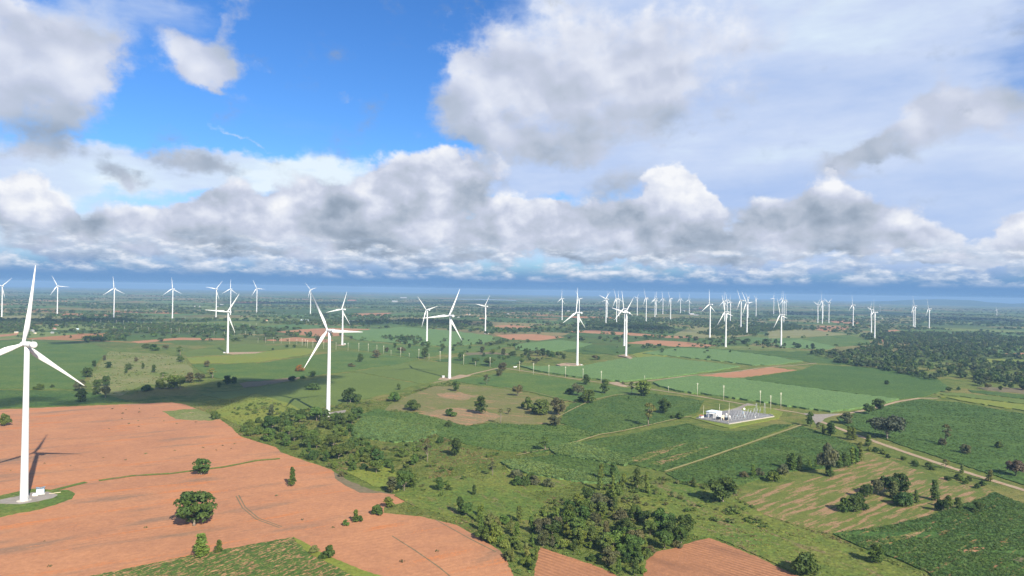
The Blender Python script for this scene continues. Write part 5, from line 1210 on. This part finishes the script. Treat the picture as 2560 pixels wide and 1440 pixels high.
def fill(poly, n, kinds, hrange, cols, label, group, mind=12, avoid=()):
    xs = [p[0] for p in poly]; ys = [p[1] for p in poly]; got = []; tries = 0
    while len(got) < n and tries < 20000:
        tries += 1
        x, y = random.uniform(min(xs), max(xs)), random.uniform(min(ys), max(ys))
        if not inside(poly, np.array([[x, y]]))[0]: continue
        if any(math.hypot(x - a, (y - c) * 2) < mind for a, c in got): continue
        got.append((x, y))
    for x, y in sorted(got, key=lambda q: q[1]):
        kd = random.choice(kinds); h = random.uniform(*hrange) * (.6 if kd == 'bush' else 1)
        t = put_tree(kd, x, y, h, random.choice(cols))
        tag(t, (label if kd != 'bush' else label.replace('tree', 'bush')), 'bush' if kd == 'bush' else 'tree', group + (' bushes' if kd == 'bush' else ' trees'))
GROVE2 = [(590, 1092), (640, 1052), (700, 1048), (770, 1042), (850, 1046), (900, 1092), (960, 1132), (1060, 1150), (1050, 1186), (960, 1188), (850, 1172), (765, 1146), (695, 1113), (632, 1098)]
fill(GROVE2, 78, ['bush', 'bush', 'tall', 'broad', 'bush', 'round'], (20, 37), [DARK, MID, MID, MID, (.070, .112, .028)], 'leafy tree packed in the long grove at the second largest turbine', 'long grove', 17)
GROVE1 = [(1372, 1292), (1440, 1245), (1540, 1240), (1600, 1288), (1650, 1330), (1735, 1356), (1690, 1372), (1622, 1392), (1605, 1440), (1560, 1452), (1470, 1404), (1352, 1364), (1330, 1330)]
fill(GROVE1, 64, ['round', 'round', 'tall', 'bush', 'broad'], (25, 46), [MID, MID, LIGHT, DARK, (.070, .115, .026), GREY], 'leafy tree packed in the dense grove between the two furrowed corner fields', 'dense grove', 21)
fill([(1140, 1292), (1230, 1290), (1330, 1310), (1345, 1400), (1330, 1440), (1285, 1430), (1262, 1385), (1215, 1345)], 22, ['bush', 'tall', 'bush', 'slim'], (26, 44), [LIGHT, MID, PALE], 'shaggy tree in the green belt behind the curved bare field', 'green belt', 24)
fill([(1280, 1195), (1330, 1200), (1380, 1215), (1370, 1235), (1300, 1232)], 6, ['bush'], (34, 40), [DARK, GREY], 'low tree of the round thicket behind the dense grove', 'round thicket', 14)
fill([(1480, 1196), (1600, 1196), (1620, 1240), (1560, 1240), (1480, 1232)], 7, ['tall', 'slim', 'round'], (40, 58), [MID, LIGHT, PALE], 'tree standing loosely behind the dense grove', 'loose trees behind the grove', 26)
fill([(1640, 1330), (1700, 1330), (1740, 1352), (1690, 1362)], 5, ['round'], (40, 60), [DARK], 'round tree at the right end of the dense grove', 'grove end', 20)
fill([(2178, 1120), (2300, 1158), (2440, 1206), (2480, 1226), (2420, 1220), (2290, 1172), (2172, 1130)], 16, ['bush'], (16, 22), [MID, LIGHT, DARK], 'low tree in the hedge along the gravel road', 'hedge', 12)

# ------------------------------------------------------------------ woods, far tree belts, undergrowth (beyond counting)
def vnoise(x, y, seed=0):
    def h(i, j):
        v = np.sin(i * 127.1 + j * 311.7 + seed * 74.7) * 43758.5453
        return v - np.floor(v)
    i, j = np.floor(x), np.floor(y); fx, fy = x - i, y - j
    fx = fx * fx * (3 - 2 * fx); fy = fy * fy * (3 - 2 * fy)
    return (h(i, j) * (1 - fx) + h(i + 1, j) * fx) * (1 - fy) + (h(i, j + 1) * (1 - fx) + h(i + 1, j + 1) * fx) * fy

def low_tree(kind, n, leaf, seed):
    rg = np.random.default_rng(seed); L = lumps_for(kind, rg)[:(7 if n > 6 else 4)]
    if kind == 'broad': L += [(0, 0, 5.5, 3.0, 2.6)]
    V, Fq = leaf_cloud(rg, L, n, leaf); z1 = V[:, 2].max()
    return V * (10 / z1), Fq
LOWHI = [low_tree(k, 26, .95, 5 + i) for i, k in enumerate(('broad', 'round', 'tall', 'broad', 'bush'))]
LOWLO = [low_tree(k, 6, 1.9, 25 + i) for i, k in enumerate(('broad', 'bush', 'tall', 'round'))]
TUFT = []
for i in range(4):
    rg = np.random.default_rng(60 + i)
    TUFT.append(leaf_cloud(rg, [(rg.uniform(-.3, .3), rg.uniform(-.3, .3), .35, .75, .6) for _ in range(2)], 7, .40))

def mass(name, pts, hs, cols, protos, mat, label=None, wide=1.0):
    """one object of many plants: pts N x 3, heights, colours"""
    Vs, Fs, Cs = [], [], []; off = 0
    idx = rng.integers(0, len(protos), len(pts)); ang = rng.uniform(0, 6.28, len(pts))
    base = 10.0 if protos is not TUFT else 1.0
    for k, (V, Fq) in enumerate(protos):
        sel = np.where(idx == k)[0]
        if not len(sel): continue
        c, s = np.cos(ang[sel])[:, None], np.sin(ang[sel])[:, None]
        sc = (hs[sel] / base)[:, None]
        X = (V[None, :, 0] * c - V[None, :, 1] * s) * sc * wide + pts[sel, 0][:, None]
        Y = (V[None, :, 0] * s + V[None, :, 1] * c) * sc * wide + pts[sel, 1][:, None]
        Z = V[None, :, 2] * sc + pts[sel, 2][:, None]
        Vs.append(np.stack([X, Y, Z], 2).reshape(-1, 3))
        nv = len(V); Fs.append((Fq[None] + (np.arange(len(sel)) * nv)[:, None, None] + off).reshape(-1, 4)); off += nv * len(sel)
        Cs.append(np.repeat(cols[sel], nv, 0))
    me = np_mesh(name, np.concatenate(Vs), np.concatenate(Fs), attr=np.concatenate(Cs))
    return tag(link(name, me, mat), label, kind='stuff')

def scatter(poly, n, thr=None, sx=60, sy=60, seed=0, keepoff=True, offlist=None):
    """N points spread evenly over the ground seen inside POLY"""
    C = np.array([[*ground(*p)][:2] for p in smooth_line(poly, 40)]); lo, hi = C.min(0), C.max(0); out = []
    for _ in range(60):
        q = rng.uniform(lo, hi, (max(n * 2, 400), 2))
        P3 = np.column_stack([q, gz(q[:, 0], q[:, 1])]); px = project(P3)
        ok = inside(poly, px) & (P3[:, 1] > 50)
        if thr is not None: ok &= vnoise(q[:, 0] / sx, q[:, 1] / sy, seed) * .65 + vnoise(q[:, 0] / sx * 3.1, q[:, 1] / sy * 3.1, seed + 5) * .35 > thr
        if keepoff:
            for fp in (offlist if offlist is not None else FIELDS):
                if not ok.any(): break
                ok[ok] &= ~inside(fp, px[ok])
        out.append(P3[ok])
        if sum(map(len, out)) >= n: break
    return np.concatenate(out)[:n]

def tints(n, cols, j=.18):
    c = np.array(cols)[rng.integers(0, len(cols), n)]
    return c * rng.uniform(1 - j, 1 + j, (n, 1)) * rng.uniform(.95, 1.05, (n, 3))

WD = [DARK, (.05, .08, .03), (.042, .072, .024), MID, (.068, .09, .035)]
WOOD = [(2014, 884), (2090, 882), (2180, 872), (2186, 852), (2150, 842), (2215, 828), (2330, 832), (2430, 836), (2560, 848), (2760, 860), (2760, 1000), (2560, 978), (2480, 972), (2400, 952), (2290, 928), (2190, 914), (2080, 898)]
p = scatter(WOOD, 2300, .34, 70, 50, 3, True, [f for f in FIELDS if min(q[0] for q in f) > 2170 and min(q[1] for q in f) < 900])
mass('woodland', p, rng.uniform(7, 14, len(p)), tints(len(p), WD), LOWHI, M_LEAFS, 'big dark green wood spreading over the right of the plain')
# strip plantations and copses of the middle distance
PLANT = [([(1465, 806), (1530, 807), (1640, 812), (1668, 816), (1668, 827), (1560, 823), (1465, 812)], 520, 9), ([(1740, 835), (1770, 826), (1840, 822), (1900, 826), (1890, 838), (1800, 842)], 520, 7), ([(1850, 822), (1900, 812), (1990, 812), (2000, 824), (1930, 832), (1860, 834)], 520, 9),
         ([(1470, 795), (1600, 795), (1800, 800), (1920, 808), (1900, 812), (1700, 808), (1480, 805)], 700, 8), ([(200, 815), (420, 812), (560, 818), (640, 826), (460, 836), (300, 832)], 420, 9), ([(1000, 800), (1130, 802), (1160, 812), (1040, 818), (980, 812)], 360, 9), ([(760, 800), (960, 796), (1000, 806), (900, 815), (770, 815)], 260, 8),
         ([(0, 800), (160, 803), (320, 799), (330, 806), (160, 812), (0, 812)], 420, 9), ([(0, 815), (80, 816), (120, 832), (60, 830), (0, 836)], 200, 9), ([(205, 850), (300, 832), (330, 838), (300, 852), (220, 858)], 90, 9), ([(640, 830), (700, 826), (800, 840), (640, 848)], 40, 9), ([(960, 846), (1050, 842), (1060, 858), (1000, 862)], 46, 9),
         ([(1100, 850), (1300, 852), (1300, 862), (1100, 866)], 24, 8), ([(1160, 880), (1300, 868), (1420, 884), (1400, 900), (1300, 905), (1160, 890)], 26, 7), ([(1480, 868), (1900, 852), (2000, 872), (1900, 880), (1500, 900)], 40, 7), ([(2100, 900), (2200, 915), (2360, 948), (2340, 955), (2200, 925), (2090, 908)], 120, 9)]
pts = []; hh = []
for pl, n, h in PLANT:
    q = scatter(pl, n, .30, 90, 70, 9, False); pts.append(q); hh.append(rng.uniform(h * .7, h * 1.35, len(q)))
pts = np.concatenate(pts); hh = np.concatenate(hh)
mass('tree_belt', pts, hh, tints(len(pts), WD), LOWHI, M_LEAFS, 'strips and clumps of dark trees between the middle distance fields')
# scattered trees and hedges thinning out towards the horizon
far = []
for y0, y1, n, thr, s in ((838, 870, 300, .48, 70), (815, 840, 1000, .50, 110), (795, 816, 2100, .52, 150), (778, 796, 3000, .53, 220), (764, 779, 3600, .53, 320), (752, 765, 3200, .51, 420)):
    tilt = lambda x: (x - 1280) * .0176
    q = scatter([(-80, y0 + tilt(-80)), (2640, y0 + tilt(2640)), (2640, y1 + tilt(2640)), (-80, y1 + tilt(-80))], n, thr, s * 2.4, s, 21 + n % 7, y0 > 800)
    far.append(q)
far = np.concatenate(far)
mass('far_woodland', far, rng.uniform(6, 13, len(far)), tints(len(far), WD), LOWLO, M_LEAFS, 'countless small trees and hedges thinning out towards the horizon', 1.25)
# scrub bushes on the scrub field and rough ground
REGION = [(470, 1015), (620, 985), (720, 1008), (880, 1010), (1000, 985), (1120, 955), (1440, 1100), (1500, 1200), (1650, 1195), (1860, 1215), (1840, 1243), (1960, 1303), (2080, 1338), (2150, 1370), (2330, 1440), (2030, 1455), (1900, 1394), (1775, 1344), (1740, 1350), (1600, 1400), (1560, 1448), (1350, 1366), (1330, 1440), (1285, 1440), (1250, 1374), (1140, 1310), (990, 1284), (1010, 1238), (850, 1188), (700, 1130), (600, 1088)]
OFF = [f for f, n in zip(FIELDS, FNAME) if n not in ('tall_grass', 'grass_verge', 'dry_grass') and max(q[1] for q in f) > 900]
q1 = scatter(REGION, 15000, None, keepoff=True, offlist=OFF)
def zone(q, sx, seed): return vnoise(q[:, 0] / sx, q[:, 1] / sx, seed)[:, None]
f1, f2 = zone(q1, 45, 3), zone(q1, 16, 8)
f3 = zone(q1, 28, 41)
tc = np.array((.066, .116, .026)) * (1 - f1) + np.array((.140, .158, .042)) * f1
tc = np.where(f3 > .78, np.array((.150, .128, .060)), tc)
tc = tc * (.8 + .4 * f2) * rng.uniform(.88, 1.12, (len(q1), 1))
hg = rng.uniform(.35, .85, len(q1)) * (.7 + .6 * f2[:, 0])
mass('undergrowth', q1, hg, tc, TUFT, M_LEAFS, 'tall grass and weeds covering the rough ground between the fields', 1.7)
q3 = scatter(REGION, 620, .5, 50, 50, 14, keepoff=True, offlist=OFF)
mass('scrub', q3, rng.uniform(1.2, 3.4, len(q3)), tints(len(q3), [(.060, .105, .022), (.082, .128, .028), (.10, .12, .045)]), LOWHI[3:], M_LEAFS, 'loose low scrub growing in the rough grass', 1.3)
cp = []
for f, n, k in zip(FIELDS, FNAME, range(999)):
    if n == 'cassava_field' and max(q[1] for q in f) > 1040 and f[0][0] > 850:
        ar = abs(sum(f[i][0] * f[(i + 1) % len(f)][1] - f[(i + 1) % len(f)][0] * f[i][1] for i in range(len(f)))) / 2
        if ar > 3000: cp.append(scatter(f, int(min(9000, ar * .09)), .30, 40, 12, 31 + k, False))
cp = np.concatenate(cp); cp[:, 2] += .55
fz = zone(cp, 30, 17)
mass('cassava_plants', cp, rng.uniform(.45, .85, len(cp)), (np.array((.050, .096, .024)) * (1 - fz) + np.array((.066, .116, .030)) * fz) * rng.uniform(.85, 1.15, (len(cp), 1)), TUFT, M_LEAFS, 'leafy cassava plants filling the dark green fields', 1.5)
q2 = scatter([(275, 878), (452, 892), (486, 945), (450, 962), (300, 990), (236, 982), (222, 950), (250, 910)], 700, .50, 26, 26, 4, False)
mass('scrub', q2, rng.uniform(.4, 1.6, len(q2)), tints(len(q2), [(.10, .14, .04), (.07, .11, .03), (.15, .15, .06)], .25), TUFT, M_LEAFS, 'low scrub scattered over the dry field at mid left', 1.2)

cn = np.concatenate([scatter(f, 2600, None, keepoff=False) for f, n in zip(FIELDS, FNAME) if n == 'sugar_cane_field' and max(q[1] for q in f) > 1050]); cn[:, 2] += 1.5
cz = zone(cn, 25, 23)
mass('sugar_cane_plants', cn, rng.uniform(.5, 1.1, len(cn)), (np.array((.085, .145, .046)) * (1 - cz) + np.array((.120, .180, .062)) * cz) * rng.uniform(.85, 1.15, (len(cn), 1)), TUFT, M_LEAFS, 'feathery pale green sugar cane of the nearer plots', 1.3)
ws = [(281, 1023), (315, 1025), (306, 1034), (347, 1031), (348, 1022), (385, 1039), (305, 1047), (345, 1053), (322, 1060), (347, 1067), (410, 1053), (442, 1060), (490, 1056), (273, 1072), (437, 1127), (507, 1120), (540, 1126), (556, 1115), (364, 1135), (258, 1145), (314, 1151), (112, 1159), (177, 1165), (26, 1178), (578, 1122), (588, 1110), (364, 1320), (110, 1354), (123, 1417), (756, 1300), (1094, 1379), (1006, 1405), (833, 1320), (690, 1240)]
wp = np.array([[*ground(*p)] for p in ws]); wp[:, 2] += .08
mass('weeds', wp, rng.uniform(.5, 1.1, len(wp)), tints(len(wp), [(.10, .12, .05), (.07, .075, .035)]), TUFT, M_LEAFS, 'small dark weeds dotted over the bare red field', 1.5)
